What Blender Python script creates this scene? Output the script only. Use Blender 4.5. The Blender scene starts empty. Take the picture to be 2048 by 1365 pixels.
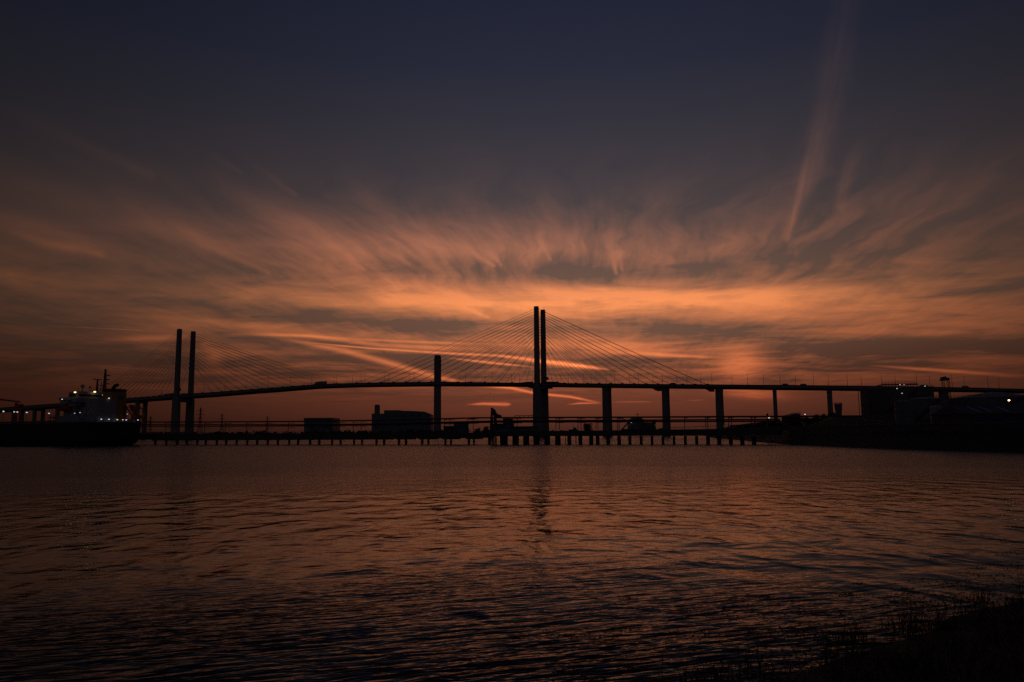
import bpy, bmesh, math, random
from mathutils import Vector, Matrix, noise as mnoise

random.seed(7)
R = math.radians
scene = bpy.context.scene
COL = scene.collection

# ------------------------------------------------------------------ camera
EYE = Vector((0.0, 0.0, 5.0))
F_PX, CX, CY = 1536.0, 1024.0, 682.5          # photograph 2048 x 1365
PITCH, ROLL = math.atan(183.5 / F_PX), R(0.45)
FWD = Vector((0, math.cos(PITCH), math.sin(PITCH)))
R0, U0 = Vector((1, 0, 0)), Vector((0, -math.sin(PITCH), math.cos(PITCH)))
RGT = R0 * math.cos(ROLL) - U0 * math.sin(ROLL)
UPV = R0 * math.sin(ROLL) + U0 * math.cos(ROLL)
cam_d = bpy.data.cameras.new("camera")
cam = bpy.data.objects.new("camera", cam_d)
COL.objects.link(cam)
cam_d.sensor_width = 36.0
cam_d.lens = 36.0 * F_PX / 2048.0
cam_d.clip_start, cam_d.clip_end = 0.2, 60000.0
m = Matrix.Identity(4)
for i in range(3):
    m[i][0], m[i][1], m[i][2], m[i][3] = RGT[i], UPV[i], -FWD[i], EYE[i]
cam.matrix_world = m
scene.camera = cam


def ray(px, py):
    return FWD + RGT * ((px - CX) / F_PX) + UPV * ((CY - py) / F_PX)


def at(px, py, Y):
    d = ray(px, py)
    return EYE + d * (Y / d.y)


def on_plane(px, py, p, n):
    d = ray(px, py)
    return EYE + d * ((p - EYE).dot(n) / d.dot(n))


def sky_ae(px, py):
    d = ray(px, py).normalized()
    return math.atan2(d.x, d.y), math.asin(d.z)


# ------------------------------------------------------------------ materials
def new_mat(name, col, rough=0.7, metal=0.0, var=0.25, scale=0.6, spec=0.3, bump=0.0):
    mt = bpy.data.materials.new(name)
    mt.use_nodes = True
    nt = mt.node_tree
    b = nt.nodes["Principled BSDF"]
    b.inputs["Roughness"].default_value = rough
    b.inputs["Metallic"].default_value = metal
    b.inputs["Specular IOR Level"].default_value = spec
    tc = nt.nodes.new("ShaderNodeTexCoord")
    nz = nt.nodes.new("ShaderNodeTexNoise")
    nz.inputs["Scale"].default_value = scale
    nz.inputs["Detail"].default_value = 6.0
    nt.links.new(tc.outputs["Object"], nz.inputs["Vector"])
    rp = nt.nodes.new("ShaderNodeValToRGB")
    lo = [max(0.0, c * (1 - var)) for c in col]
    hi = [min(1.0, c * (1 + var)) for c in col]
    rp.color_ramp.elements[0].position = 0.3
    rp.color_ramp.elements[0].color = (*lo, 1)
    rp.color_ramp.elements[1].position = 0.7
    rp.color_ramp.elements[1].color = (*hi, 1)
    nt.links.new(nz.outputs["Fac"], rp.inputs["Fac"])
    nt.links.new(rp.outputs["Color"], b.inputs["Base Color"])
    if bump:
        bp = nt.nodes.new("ShaderNodeBump")
        bp.inputs["Distance"].default_value = bump
        nt.links.new(nz.outputs["Fac"], bp.inputs["Height"])
        nt.links.new(bp.outputs["Normal"], b.inputs["Normal"])
    return mt


def lamp_mat(name, col, strength):
    mt = bpy.data.materials.new(name)
    mt.use_nodes = True
    b = mt.node_tree.nodes["Principled BSDF"]
    b.inputs["Base Color"].default_value = (*col, 1)
    b.inputs["Emission Color"].default_value = (*col, 1)
    b.inputs["Emission Strength"].default_value = strength
    return mt


M = dict(
    concrete=new_mat("weathered_concrete", (0.24, 0.23, 0.22), 0.85, bump=0.02),
    dark_concrete=new_mat("wet_dark_concrete", (0.11, 0.10, 0.09), 0.8, bump=0.02),
    steel=new_mat("painted_steel", (0.10, 0.10, 0.11), 0.5, 0.3),
    cable=new_mat("cable_sheath", (0.10, 0.09, 0.09), 0.6),
    pipe=new_mat("rusty_pipe", (0.12, 0.07, 0.05), 0.6),
    timber=new_mat("tarred_timber", (0.06, 0.045, 0.035), 0.8),
    white=new_mat("white_ship_paint", (0.32, 0.33, 0.35), 0.45, var=0.12),
    hull=new_mat("black_hull_paint", (0.03, 0.03, 0.034), 0.45),
    deckred=new_mat("red_deck_paint", (0.18, 0.04, 0.03), 0.6),
    funnel=new_mat("ochre_funnel_paint", (0.42, 0.20, 0.03), 0.5, var=0.1),
    black=new_mat("soot_black", (0.02, 0.02, 0.02), 0.6),
    red=new_mat("red_lifeboat_paint", (0.40, 0.05, 0.03), 0.5),
    yellow=new_mat("yellow_davit_paint", (0.35, 0.24, 0.04), 0.5),
    blueglass=new_mat("dark_window_glass", (0.02, 0.025, 0.03), 0.15, spec=0.5),
    brick=new_mat("brick_cladding", (0.20, 0.16, 0.14), 0.85),
    cladding=new_mat("grey_cladding", (0.19, 0.20, 0.22), 0.6),
    tank=new_mat("grey_tank_paint", (0.16, 0.165, 0.18), 0.55),
    tankdark=new_mat("dull_tank_paint", (0.12, 0.12, 0.13), 0.6),
    shedblue=new_mat("dark_blue_sheeting", (0.05, 0.06, 0.10), 0.7),
    bluecab=new_mat("blue_cabin_paint", (0.10, 0.14, 0.26), 0.6),
    earth=new_mat("bank_earth", (0.045, 0.036, 0.026), 0.95, var=0.5, scale=1.5, bump=0.05),
    grass=new_mat("dry_grass", (0.05, 0.04, 0.022), 0.8, var=0.4),
    weed=new_mat("brown_weed", (0.02, 0.016, 0.010), 0.7, var=0.4),
    leaf=new_mat("dark_foliage", (0.045, 0.05, 0.03), 0.8, var=0.4),
    bark=new_mat("bark", (0.05, 0.04, 0.03), 0.9),
    land=new_mat("far_land", (0.08, 0.085, 0.07), 0.95, var=0.4, scale=0.02),
    lorry=new_mat("lorry_body_paint", (0.30, 0.30, 0.30), 0.5),
    car=new_mat("car_paint", (0.08, 0.08, 0.10), 0.3, spec=0.5),
    tyre=new_mat("tyre_rubber", (0.02, 0.02, 0.02), 0.8),
    bird=new_mat("dark_feathers", (0.05, 0.05, 0.05), 0.8),
    warm_lamp=lamp_mat("warm_floodlight", (1.0, 0.66, 0.30), 2.2),
    cool_lamp=lamp_mat("cool_deck_light", (0.95, 0.97, 1.0), 0.72),
    dim_lamp=lamp_mat("dim_deck_light", (0.80, 0.85, 1.0), 0.45),
    bright_lamp=lamp_mat("bright_floodlight", (1.0, 0.55, 0.2), 5.0),
    orange_lamp=lamp_mat("orange_light", (1.0, 0.40, 0.15), 0.9),
    roof_light=new_mat("pale_roof_sheet", (0.35, 0.36, 0.39), 0.4),
)


# ------------------------------------------------------------------ mesh helper
class MB:
    def __init__(self):
        self.bm = bmesh.new()

    def _face(self, vs):
        try:
            return self.bm.faces.new(vs)
        except ValueError:
            return None

    def hexa(self, a, b):
        """two quads (4 pts each), joined"""
        va = [self.bm.verts.new(p) for p in a]
        vb = [self.bm.verts.new(p) for p in b]
        self._face(va[::-1])
        self._face(vb)
        for i in range(4):
            j = (i + 1) % 4
            self._face([va[i], va[j], vb[j], vb[i]])
        return self

    def box(self, c, s, ax=None):
        c = Vector(c)
        x, y, z = ax if ax else (Vector((1, 0, 0)), Vector((0, 1, 0)), Vector((0, 0, 1)))
        x, y, z = x * s[0] / 2, y * s[1] / 2, z * s[2] / 2
        a = [c - x - y - z, c + x - y - z, c + x + y - z, c - x + y - z]
        b = [p + 2 * z for p in a]
        return self.hexa(a, b)

    def beam(self, p0, p1, w, h=None, w1=None, h1=None):
        p0, p1 = Vector(p0), Vector(p1)
        h = h or w
        w1 = w if w1 is None else w1
        h1 = h if h1 is None else h1
        d = (p1 - p0).normalized()
        u = d.cross(Vector((0, 0, 1)))
        if u.length < 1e-3:
            u = Vector((1, 0, 0))
        u.normalize()
        v = u.cross(d)
        a = [p0 + u * sx * w / 2 + v * sy * h / 2 for sx, sy in ((-1, -1), (1, -1), (1, 1), (-1, 1))]
        b = [p1 + u * sx * w1 / 2 + v * sy * h1 / 2 for sx, sy in ((-1, -1), (1, -1), (1, 1), (-1, 1))]
        return self.hexa(a, b)

    def tube(self, pts, r, seg=10, r1=None, cap=True):
        pts = [Vector(p) for p in pts]
        n = len(pts)
        rings = []
        for i, p in enumerate(pts):
            d = (pts[min(i + 1, n - 1)] - pts[max(i - 1, 0)]).normalized()
            u = d.cross(Vector((0.3, 0.1, 1)))
            if u.length < 1e-3:
                u = d.cross(Vector((1, 0, 0)))
            u.normalize()
            v = u.cross(d)
            rr = r if r1 is None else r + (r1 - r) * i / max(1, n - 1)
            rings.append([self.bm.verts.new(p + (u * math.cos(2 * math.pi * k / seg) + v * math.sin(2 * math.pi * k / seg)) * rr) for k in range(seg)])
        for a, b in zip(rings, rings[1:]):
            for k in range(seg):
                j = (k + 1) % seg
                self._face([a[k], a[j], b[j], b[k]])
        if cap:
            self._face(rings[0][::-1])
            self._face(rings[-1])
        return self

    def lathe(self, c, prof, seg=24):
        c = Vector(c)
        rings = []
        for r, z in prof:
            if r < 1e-4:
                rings.append([self.bm.verts.new(c + Vector((0, 0, z)))])
            else:
                rings.append([self.bm.verts.new(c + Vector((r * math.cos(2 * math.pi * k / seg), r * math.sin(2 * math.pi * k / seg), z))) for k in range(seg)])
        for a, b in zip(rings, rings[1:]):
            for k in range(seg):
                j = (k + 1) % seg
                if len(a) == 1 and len(b) == 1:
                    continue
                if len(a) == 1:
                    self._face([a[0], b[j], b[k]])
                elif len(b) == 1:
                    self._face([a[k], a[j], b[0]])
                else:
                    self._face([a[k], a[j], b[j], b[k]])
        if len(rings[0]) > 1:
            self._face(rings[0][::-1])
        if len(rings[-1]) > 1:
            self._face(rings[-1])
        return self

    def prism(self, poly, ext):
        ext = Vector(ext)
        a = [self.bm.verts.new(Vector(p)) for p in poly]
        b = [self.bm.verts.new(Vector(p) + ext) for p in poly]
        n = len(a)
        self._face(a[::-1])
        self._face(b)
        for i in range(n):
            j = (i + 1) % n
            self._face([a[i], a[j], b[j], b[i]])
        return self

    def sphere(self, c, r, seg=12, squash=1.0):
        n = seg // 2
        prof = [(r * math.sin(math.pi * k / n), -r * squash * math.cos(math.pi * k / n)) for k in range(n + 1)]
        prof[0], prof[-1] = (0, -r * squash), (0, r * squash)
        return self.lathe(c, prof, seg)

    def build(self, name, mat, parent=None, off=None, smooth=False):
        bm = self.bm
        if off is not None:
            bmesh.ops.translate(bm, verts=bm.verts, vec=-Vector(off))
        bmesh.ops.recalc_face_normals(bm, faces=bm.faces)
        me = bpy.data.meshes.new(name)
        bm.to_mesh(me)
        bm.free()
        me.materials.append(mat)
        if smooth:
            for p in me.polygons:
                p.use_smooth = True
        o = bpy.data.objects.new(name, me)
        COL.objects.link(o)
        if parent is not None:
            o.parent = parent
        return o


def tag(o, label, cat=None, group=None, kind=None):
    if label:
        o["label"] = label
    if cat:
        o["category"] = cat
    if group:
        o["group"] = group
    if kind:
        o["kind"] = kind
    return o


def thing(name, label, cat, loc, group=None, rotz=0.0):
    o = bpy.data.objects.new(name, None)
    o.empty_display_size = 1.0
    o.location = loc
    o.rotation_euler = (0, 0, rotz)
    COL.objects.link(o)
    return tag(o, label, cat, group)


KIDS = {}


def children_of(o):
    return [c for c in bpy.data.objects if c.parent == o]


def copy_tree(o, parent=None):
    c = o.copy()
    COL.objects.link(c)
    c.parent = parent
    for ch in children_of(o):
        copy_tree(ch, c)
    return c


ORD = "first second third fourth fifth sixth seventh eighth ninth tenth eleventh twelfth thirteenth fourteenth fifteenth sixteenth seventeenth eighteenth nineteenth twentieth".split()

# ------------------------------------------------------------------ sky (world shader by direction)
world = bpy.data.worlds.new("World")
scene.world = world
world.use_nodes = True
wt = world.node_tree
wt.nodes.clear()


class S:
    """a float socket with arithmetic"""
    def __init__(self, sock):
        self.s = sock

    def __add__(self, o): return mth("ADD", self, o)
    __radd__ = __add__
    def __sub__(self, o): return mth("SUBTRACT", self, o)
    def __rsub__(self, o): return mth("SUBTRACT", o, self)
    def __mul__(self, o): return mth("MULTIPLY", self, o)
    __rmul__ = __mul__
    def __truediv__(self, o): return mth("DIVIDE", self, o)
    def __rtruediv__(self, o): return mth("DIVIDE", o, self)


TREE = wt


def put(inp, v):
    if isinstance(v, S):
        TREE.links.new(v.s, inp)
    elif isinstance(v, bpy.types.NodeSocket):
        TREE.links.new(v, inp)
    else:
        inp.default_value = v


def mth(op, a, b=None, c=None, clamp=False):
    n = TREE.nodes.new("ShaderNodeMath")
    n.operation = op
    n.use_clamp = clamp
    put(n.inputs[0], a)
    if b is not None:
        put(n.inputs[1], b)
    if c is not None:
        put(n.inputs[2], c)
    return S(n.outputs[0])


def vmath(op, a, b=None, scale=None, out=0):
    n = TREE.nodes.new("ShaderNodeVectorMath")
    n.operation = op
    put(n.inputs[0], a)
    if b is not None:
        put(n.inputs[1], b)
    if scale is not None:
        put(n.inputs["Scale"], scale)
    return n.outputs[out]


def comb(x, y, z=0.0):
    n = TREE.nodes.new("ShaderNodeCombineXYZ")
    put(n.inputs[0], x)
    put(n.inputs[1], y)
    put(n.inputs[2], z)
    return n.outputs[0]


def nois(vec, scale, detail=5.0, rough=0.5, dist=0.0, col=False):
    n = TREE.nodes.new("ShaderNodeTexNoise")
    put(n.inputs["Vector"], vec)
    n.inputs["Scale"].default_value = scale
    n.inputs["Detail"].default_value = detail
    n.inputs["Roughness"].default_value = rough
    n.inputs["Distortion"].default_value = dist
    return n.outputs["Color"] if col else S(n.outputs["Fac"])


def maprange(v, a, b, c=0.0, d=1.0, smooth=True):
    n = TREE.nodes.new("ShaderNodeMapRange")
    n.interpolation_type = "SMOOTHSTEP" if smooth else "LINEAR"
    put(n.inputs["Value"], v)
    for k, x in (("From Min", a), ("From Max", b), ("To Min", c), ("To Max", d)):
        n.inputs[k].default_value = x
    return S(n.outputs["Result"])


def lin(c):
    c /= 255.0
    return c / 12.92 if c <= 0.04045 else ((c + 0.055) / 1.055) ** 2.4


def ramp(fac, stops):
    n = TREE.nodes.new("ShaderNodeValToRGB")
    cr = n.color_ramp
    while len(cr.elements) < len(stops):
        cr.elements.new(0.5)
    for e, (p, c) in zip(cr.elements, stops):
        e.position = p
        e.color = (lin(c[0]), lin(c[1]), lin(c[2]), 1)
    put(n.inputs[0], fac)
    return n.outputs[0]


tc = wt.nodes.new("ShaderNodeTexCoord")
sep = wt.nodes.new("ShaderNodeSeparateXYZ")
wt.links.new(tc.outputs["Generated"], sep.inputs[0])
dx, dy, dz = (S(sep.outputs[i]) for i in range(3))
az = mth("ARCTAN2", dx, dy)
el = mth("ARCSINE", dz)

# clear-sky and lit-cloud colours by elevation, in degrees / 40
eln = mth("MULTIPLY", el, 180 / math.pi / 40.0, clamp=True)
deg = lambda d: d / 40.0
CLEAR = [(deg(0), (56, 33, 27)), (deg(0.9), (64, 38, 30)), (deg(2.4), (78, 46, 36)), (deg(4.6), (96, 61, 47)), (deg(7), (110, 78, 63)),
         (deg(9.5), (114, 84, 69)), (deg(11.4), (108, 82, 70)), (deg(13.6), (96, 76, 70)), (deg(16), (79, 68, 68)), (deg(19), (63, 58, 64)),
         (deg(22.5), (50, 50, 60)), (deg(26.5), (38, 41, 57)), (deg(31), (30, 35, 52)), (deg(40), (22, 26, 41))]
CLOUD = [(deg(0), (110, 52, 38)), (deg(1.5), (196, 92, 58)), (deg(3), (222, 110, 66)), (deg(5), (242, 130, 78)), (deg(7), (242, 136, 82)),
         (deg(9.5), (255, 152, 92)), (deg(11.4), (220, 132, 90)), (deg(13.6), (198, 124, 92)), (deg(16), (160, 106, 86)), (deg(19), (112, 84, 78)),
         (deg(22.5), (86, 68, 70)), (deg(26.5), (70, 58, 66)), (deg(31), (58, 50, 60)), (deg(40), (40, 38, 50))]
clear_c, cloud_c = ramp(eln, CLEAR), ramp(eln, CLOUD)

# cirrus sheet: direction projected on a high plane, its axis along the wind
WIND = 0.115
ca, sa = math.cos(WIND), math.sin(WIND)
zz = mth("MAXIMUM", dz, 0.0) + 0.035
pu = (dx * ca - dy * sa) / zz
pv = (dx * sa + dy * ca) / zz
warp = nois(comb(pu, pv), 0.9, 3.0, 0.5, col=True)
wv = vmath("SUBTRACT", warp, (0.5, 0.5, 0.5))
puv = vmath("ADD", comb(pu, pv), vmath("SCALE", wv, scale=0.85))
spl = wt.nodes.new("ShaderNodeSeparateXYZ")
wt.links.new(puv, spl.inputs[0])
wu, wvv = S(spl.outputs[0]), S(spl.outputs[1])
n_fan = nois(comb(wu * 5.0, wvv * 0.8), 1.0, 7.0, 0.56)
n_band = nois(comb(wu * 0.75, wvv * 0.95, 3.7), 1.0, 7.0, 0.62)
soft_uv = vmath("ADD", comb(pu, pv), vmath("SCALE", wv, scale=0.22))
n_fil = nois(vmath("ADD", vmath("MULTIPLY", soft_uv, (15.0, 1.5, 0.0)), (0.0, 0.0, 1.3)), 1.0, 4.0, 0.6)
n_fine = nois(comb(wu * 2.2, wvv * 2.6, 9.1), 1.0, 5.0, 0.6)

# warped (az, el) for the single wisps and contrails
jit = vmath("SUBTRACT", nois(comb(az * 14.0, el * 40.0), 1.0, 4.0, 0.6, col=True), (0.5, 0.5, 0.5))
AE = vmath("ADD", comb(az, el), vmath("MULTIPLY", jit, (0.010, 0.0045, 0.0)))
AE0 = vmath("ADD", comb(az, el), vmath("MULTIPLY", jit, (0.002, 0.0009, 0.0)))


plume_n = maprange(nois(comb(az * 75.0 - el * 19.0, el * 5.0), 1.0, 4.0, 0.5), 0.30, 0.70, 0.5, 1.1)


def seg_mask(p, q, w0, w1, soft=False, head=False, tail=False):
    """gaussian ridge along p -> q (photo pixels turned into sky angles), half-widths in px"""
    a, b = Vector((*sky_ae(*p), 0)), Vector((*sky_ae(*q), 0))
    d = b - a
    rel = vmath("SUBTRACT", AE if soft else AE0, tuple(a))
    t = mth("MULTIPLY", S(vmath("DOT_PRODUCT", rel, tuple(d / d.length_squared), out=1)), 1.0, clamp=True)
    off = S(vmath("LENGTH", vmath("SUBTRACT", rel, vmath("SCALE", tuple(d), scale=t)), out=1))
    wd = mth("MULTIPLY_ADD", t, (w1 - w0) / F_PX, w0 / F_PX)
    q2 = off / wd
    g = mth("POWER", math.e, q2 * q2 * -1.0)
    if head:
        g = g * mth("MULTIPLY", t, 1.3, clamp=True)          # thins out to nothing at the ends
    if tail:
        g = g * mth("MULTIPLY", 1.0 - t, 1.6, clamp=True)
    return g


def chain(pts, amp, soft=False, tex=None):
    """pts: (px, py, halfwidth)"""
    r = None
    for i_, ((x0, y0, w0), (x1, y1, w1)) in enumerate(zip(pts, pts[1:])):
        k = seg_mask((x0, y0), (x1, y1), w0, w1, soft, i_ == 0, i_ == len(pts) - 2 and not soft)
        r = k if r is None else mth("MAXIMUM", r, k)
    return r * amp if tex is None else r * tex * amp


def blob(px, py, rx, ry, amp, tilt=0.0):
    a = sky_ae(px, py)
    c, s = math.cos(tilt), math.sin(tilt)
    rel = vmath("SUBTRACT", AE, (a[0], a[1], 0))
    g1 = S(vmath("DOT_PRODUCT", rel, (c * F_PX / rx, -s * F_PX / rx, 0), out=1))
    g2 = S(vmath("DOT_PRODUCT", rel, (s * F_PX / ry, c * F_PX / ry, 0), out=1))
    return mth("POWER", math.e, (g1 * g1 + g2 * g2) * -1.0) * amp


broad = [
    (blob, 1180, 598, 420, 30, 0.56, 0.03),
    (blob, 1170, 640, 430, 100, 0.15, 0.0),
    (blob, 1560, 598, 380, 26, 0.34, 0.06),
    (blob, 1900, 640, 300, 26, 0.40, 0.05),
    (blob, 860, 600, 170, 26, 0.36, 0.30),
    (blob, 930, 485, 330, 42, 0.42, 0.06),
    (blob, 640, 480, 150, 34, 0.34, 0.45),
    (blob, 1440, 500, 80, 26, 0.22, -0.3),
    (blob, 430, 480, 260, 28, 0.26, 0.2),
    (blob, 150, 480, 130, 18, 0.24, 0.22),
    (blob, 80, 560, 160, 16, 0.22, 0.05),
    (blob, 560, 590, 330, 34, 0.26, 0.06),
    (blob, 520, 655, 260, 14, 0.42, 0.06),
    (blob, 1080, 548, 460, 26, -0.22, 0.0),
    (blob, 760, 640, 260, 20, -0.28, 0.04),
    (blob, 1420, 655, 180, 14, -0.20, 0.0),
    (blob, 1820, 695, 240, 20, -0.40, 0.03),
    (blob, 1480, 728, 42, 36, 0.55, 0.0),
    (blob, 1505, 786, 56, 10, 0.5, 0.1),
    (blob, 1180, 692, 260, 13, 0.30, 0.06),
    (blob, 760, 722, 240, 16, -0.16, 0.1),
    (blob, 1930, 712, 60, 22, 0.20, 0.0),
    (blob, 1240, 520, 14, 30, 0.24, 0.05),
]
fine = [
    (chain, [(540, 673, 2.5), (690, 702, 5.5), (790, 730, 6), (885, 757, 4), (950, 770, 1.5)], 0.66),
    (chain, [(590, 683, 1.2), (740, 697, 1.6), (880, 706, 2), (1000, 712, 2.6), (1130, 728, 3.5), (1220, 740, 1.4)], 0.95),
    (chain, [(1040, 721, 2), (1100, 726, 6), (1160, 732, 5), (1225, 741, 1.6)], 0.75),
    (chain, [(890, 715, 1.5), (980, 726, 2.6), (1075, 735, 1.2)], 0.9),
    (chain, [(940, 771, 1.17), (1020, 776, 3.12), (1070, 787, 2.34), (1140, 794, 2.34), (1205, 807, 1.56)], 1.09),
    (chain, [(928, 810, 0.78), (965, 808, 2.34), (1012, 809, 3.12), (1024, 809, 1.56)], 1.09),
    (chain, [(1130, 810, 0.78), (1160, 807, 1.56), (1205, 807, 1.25)], 0.87),
    (chain, [(1220, 804.5, 0.94), (1310, 804, 0.94)], 0.80),
    (chain, [(1372, 802, 0.94), (1412, 800, 1.09)], 0.46),
    (chain, [(1735, 731, 1.56), (1850, 739, 2.73), (2060, 754, 3.12)], 0.62),
    (chain, [(440, 668, 1.5), (600, 672, 2.5), (820, 684, 2.5), (1060, 690, 3)], 0.55),
    (chain, [(1150, 700, 4.68), (1300, 708, 3.90), (1470, 718, 2.34)], 0.80),
    (chain, [(1540, 665, 5.15), (1750, 663, 8.58), (2060, 665, 8.58)], 0.34),
    (chain, [(200, 679, 2.34), (290, 678, 5.85), (400, 674, 4.68)], 0.42),
    (chain, [(60, 650, 0.78), (220, 658, 0.94), (345, 664, 0.94)], 0.22),
    (chain, [(150, 649, 0.78), (345, 660, 0.94)], 0.2),
    (chain, [(470, 664, 2.34), (620, 672, 3.90), (760, 690, 3.90), (980, 700, 3.90)], 0.61),
    (chain, [(640, 490, 10), (725, 536, 4)], 0.38, True),
    (chain, [(560, 480, 10), (640, 520, 5)], 0.28, True),
    (chain, [(790, 480, 5), (836, 518, 2.5)], 0.42),
    (chain, [(955, 470, 9), (1000, 530, 4)], 0.32, True),
    (chain, [(860, 590, 9), (960, 628, 5)], 0.35, True),
    (chain, [(1135, 470, 5), (1130, 515, 3)], 0.2),
    (chain, [(1160, 468, 4), (1172, 515, 3)], 0.22),
    (chain, [(0, 452, 4.80), (90, 487, 8.00), (200, 508, 8.00)], 0.22, True),
    (chain, [(1735, -330, 22), (1690, 20, 24), (1660, 170, 28), (1632, 300, 21), (1600, 385, 15), (1570, 478, 8)], 0.42, True, plume_n),
    (chain, [(1735, 270, 14), (1695, 340, 12), (1680, 410, 10)], 0.2, True, plume_n),
    (chain, [(470, 302, 8), (590, 388, 4)], 0.12, True),
    (chain, [(400, 290, 10), (480, 345, 5)], 0.10, True),
    (chain, [(0, 215, 20), (150, 280, 12), (300, 350, 10)], 0.12, True),
    (chain, [(590, 440, 9), (660, 492, 8), (735, 532, 3)], 0.30, True),
    (chain, [(905, 455, 9), (940, 500, 8), (985, 532, 3)], 0.34, True),
    (chain, [(1070, 450, 8), (1085, 490, 6), (1100, 520, 3)], 0.26, True),
    (chain, [(700, 450, 12), (770, 500, 8), (820, 530, 3)], 0.26, True),
    (chain, [(330, 440, 12), (430, 500, 10), (540, 545, 4)], 0.26, True),
    (chain, [(1225, 500, 5), (1232, 545, 4)], 0.3, True),
    (chain, [(1240, 502, 4), (1245, 540, 3)], 0.26, True),
    (chain, [(860, 585, 5), (905, 605, 8), (975, 634, 3)], 0.4, True),
    (chain, [(420, 745, 20), (430, 705, 12), (410, 690, 8)], 0.22, True),
]


def total(items):
    r = None
    for fn_, *args in items:      # summed one by one: keeps the shader's stack small
        v_ = fn_(*args)
        r = v_ if r is None else r + v_
    return r


den_b = total(broad)

dlt = mth("ABSOLUTE", az - 0.085)
# streaky noise, strongest in the belt of lit cirrus
belt = maprange(el, R(9.0), R(12.5)) * (maprange(el, R(21.0), R(13.5)) * 0.75 + maprange(el, R(27.0), R(17.0)) * 0.25)
low = maprange(el, R(1.6), R(5.2)) * maprange(el, R(16.0), R(9.0)) * maprange(dlt, 0.75, 0.30, 0.6, 1.0)
elv = el + (n_band - 0.5) * 0.07
fans = maprange(elv, R(9.4), R(13.2)) * maprange(elv, R(18.5), R(13.8)) * maprange(dlt, 0.55, 0.28) * maprange(az, 0.10, 0.24, 1.0, 0.5)
den = 0.06 + den_b * (0.25 + 1.5 * n_fine) + (n_fan - 0.5) * belt * maprange(dlt, 0.65, 0.30, 0.3, 1.0) * 1.1 + (n_fil - 0.47) * fans * 0.6 \
    + (n_band - 0.5) * low * 1.7 + (n_fine - 0.5) * low * 0.5 + (n_fil - 0.5) * low * 0.28 + maprange(el, R(19), R(12)) * 0.05
den = mth("MULTIPLY", den, maprange(dlt, 0.22, 0.62, 1.0, 0.65), clamp=True)

mix = wt.nodes.new("ShaderNodeMix")
mix.data_type = "RGBA"
put(mix.inputs["Factor"], den)
put(mix.inputs["A"], clear_c)
put(mix.inputs["B"], cloud_c)
# dusk glow falls off sideways from the sunken sun, faster near the horizon
wid = maprange(el, 0.0, R(26), 0.41, 0.62, smooth=False)
q = dlt / wid
fall = 1.0 / (1.0 + mth("POWER", q, 2.3))
fall = mth("MAXIMUM", fall, maprange(el, R(-5), R(60), 0.10, 0.35))
fin = vmath("SCALE", mix.outputs["Result"], scale=fall)
# slate-blue dusk in the sky behind the camera
fin = vmath("ADD", fin, vmath("SCALE", (0.0090, 0.0098, 0.0140), scale=maprange(dlt, 1.0, 2.0)))

def background(col):
    n = wt.nodes.new("ShaderNodeBackground")
    put(n.inputs["Color"], col)
    return n.outputs[0]


# the single wisps and contrails light up where the sheet is still thin; summed in groups
shade = background(fin)
rest = (1.0 - den) * fall * (0.2 + 1.0 * n_fine + 0.6 * n_fil)
lit = vmath("SCALE", vmath("SUBTRACT", cloud_c, clear_c), scale=rest)
for k in range(0, len(fine), 10):
    more = background(vmath("SCALE", lit, scale=total(fine[k:k + 10])))
    ad = wt.nodes.new("ShaderNodeAddShader")
    wt.links.new(shade, ad.inputs[0])
    wt.links.new(more, ad.inputs[1])
    shade = ad.outputs[0]
wo = wt.nodes.new("ShaderNodeOutputWorld")
wt.links.new(shade, wo.inputs["Surface"])
world.cycles.sampling_method = "NONE"

# ------------------------------------------------------------------ water
wm = bpy.data.materials.new("river_water")
wm.use_nodes = True
TREE = wm.node_tree
pb = TREE.nodes["Principled BSDF"]
pb.inputs["Base Color"].default_value = (0.006, 0.006, 0.006, 1)
pb.inputs["Roughness"].default_value = 0.03
pb.inputs["IOR"].default_value = 1.33
pb.inputs["Specular IOR Level"].default_value = 0.22
geo = TREE.nodes.new("ShaderNodeNewGeometry")
sp = TREE.nodes.new("ShaderNodeSeparateXYZ")
TREE.links.new(geo.outputs["Position"], sp.inputs[0])
X, Yp = S(sp.outputs[0]), S(sp.outputs[1])
dist = mth("SQRT", X * X + Yp * Yp)
patch = nois(comb(X * 0.016, Yp * 0.05), 1.0, 3.0, 0.5)
ruff = maprange(dist + (patch - 0.5) * 70.0 - X * 0.12, 58.0, 122.0, 0.0, 1.0)       # wind-ruffled water away from the sheltered bank
near = maprange(dist, 34.0, 17.0, 0.0, 1.0)
hn = nois(comb(X * 0.42, Yp * 0.30), 1.0, 2.0, 0.5, 0.3)
hump = hn * hn       # sparse steeper humps: the dark lenses
swell = nois(comb(X * 0.22, Yp * 0.40, 2.0), 1.0, 2.0, 0.45)
chop = nois(comb(X * 2.2, Yp * 2.8), 1.0, 3.0, 0.5, 0.5)
# short ripples, crests running slightly oblique to the view
c2, s2 = math.cos(0.30), math.sin(0.30)
rx, ry = X * c2 + Yp * s2, Yp * c2 - X * s2
rip = nois(comb(rx * 0.8, ry * 3.1), 1.0, 2.0, 0.45, 0.5)
capil = nois(comb(X * 8.0, Yp * 13.0), 1.0, 2.0, 0.5)
ripm = maprange(nois(comb(X * 0.10, Yp * 0.16, 5.0), 1.0, 2.0), 0.35, 0.65, 0.4, 1.0)
height = swell * 0.07 + hump * 0.26 + chop * (0.015 + ruff * 0.17) + rip * ripm * (0.016 + near * 0.155) + capil * (0.0022 + ruff * 0.010)
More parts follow.
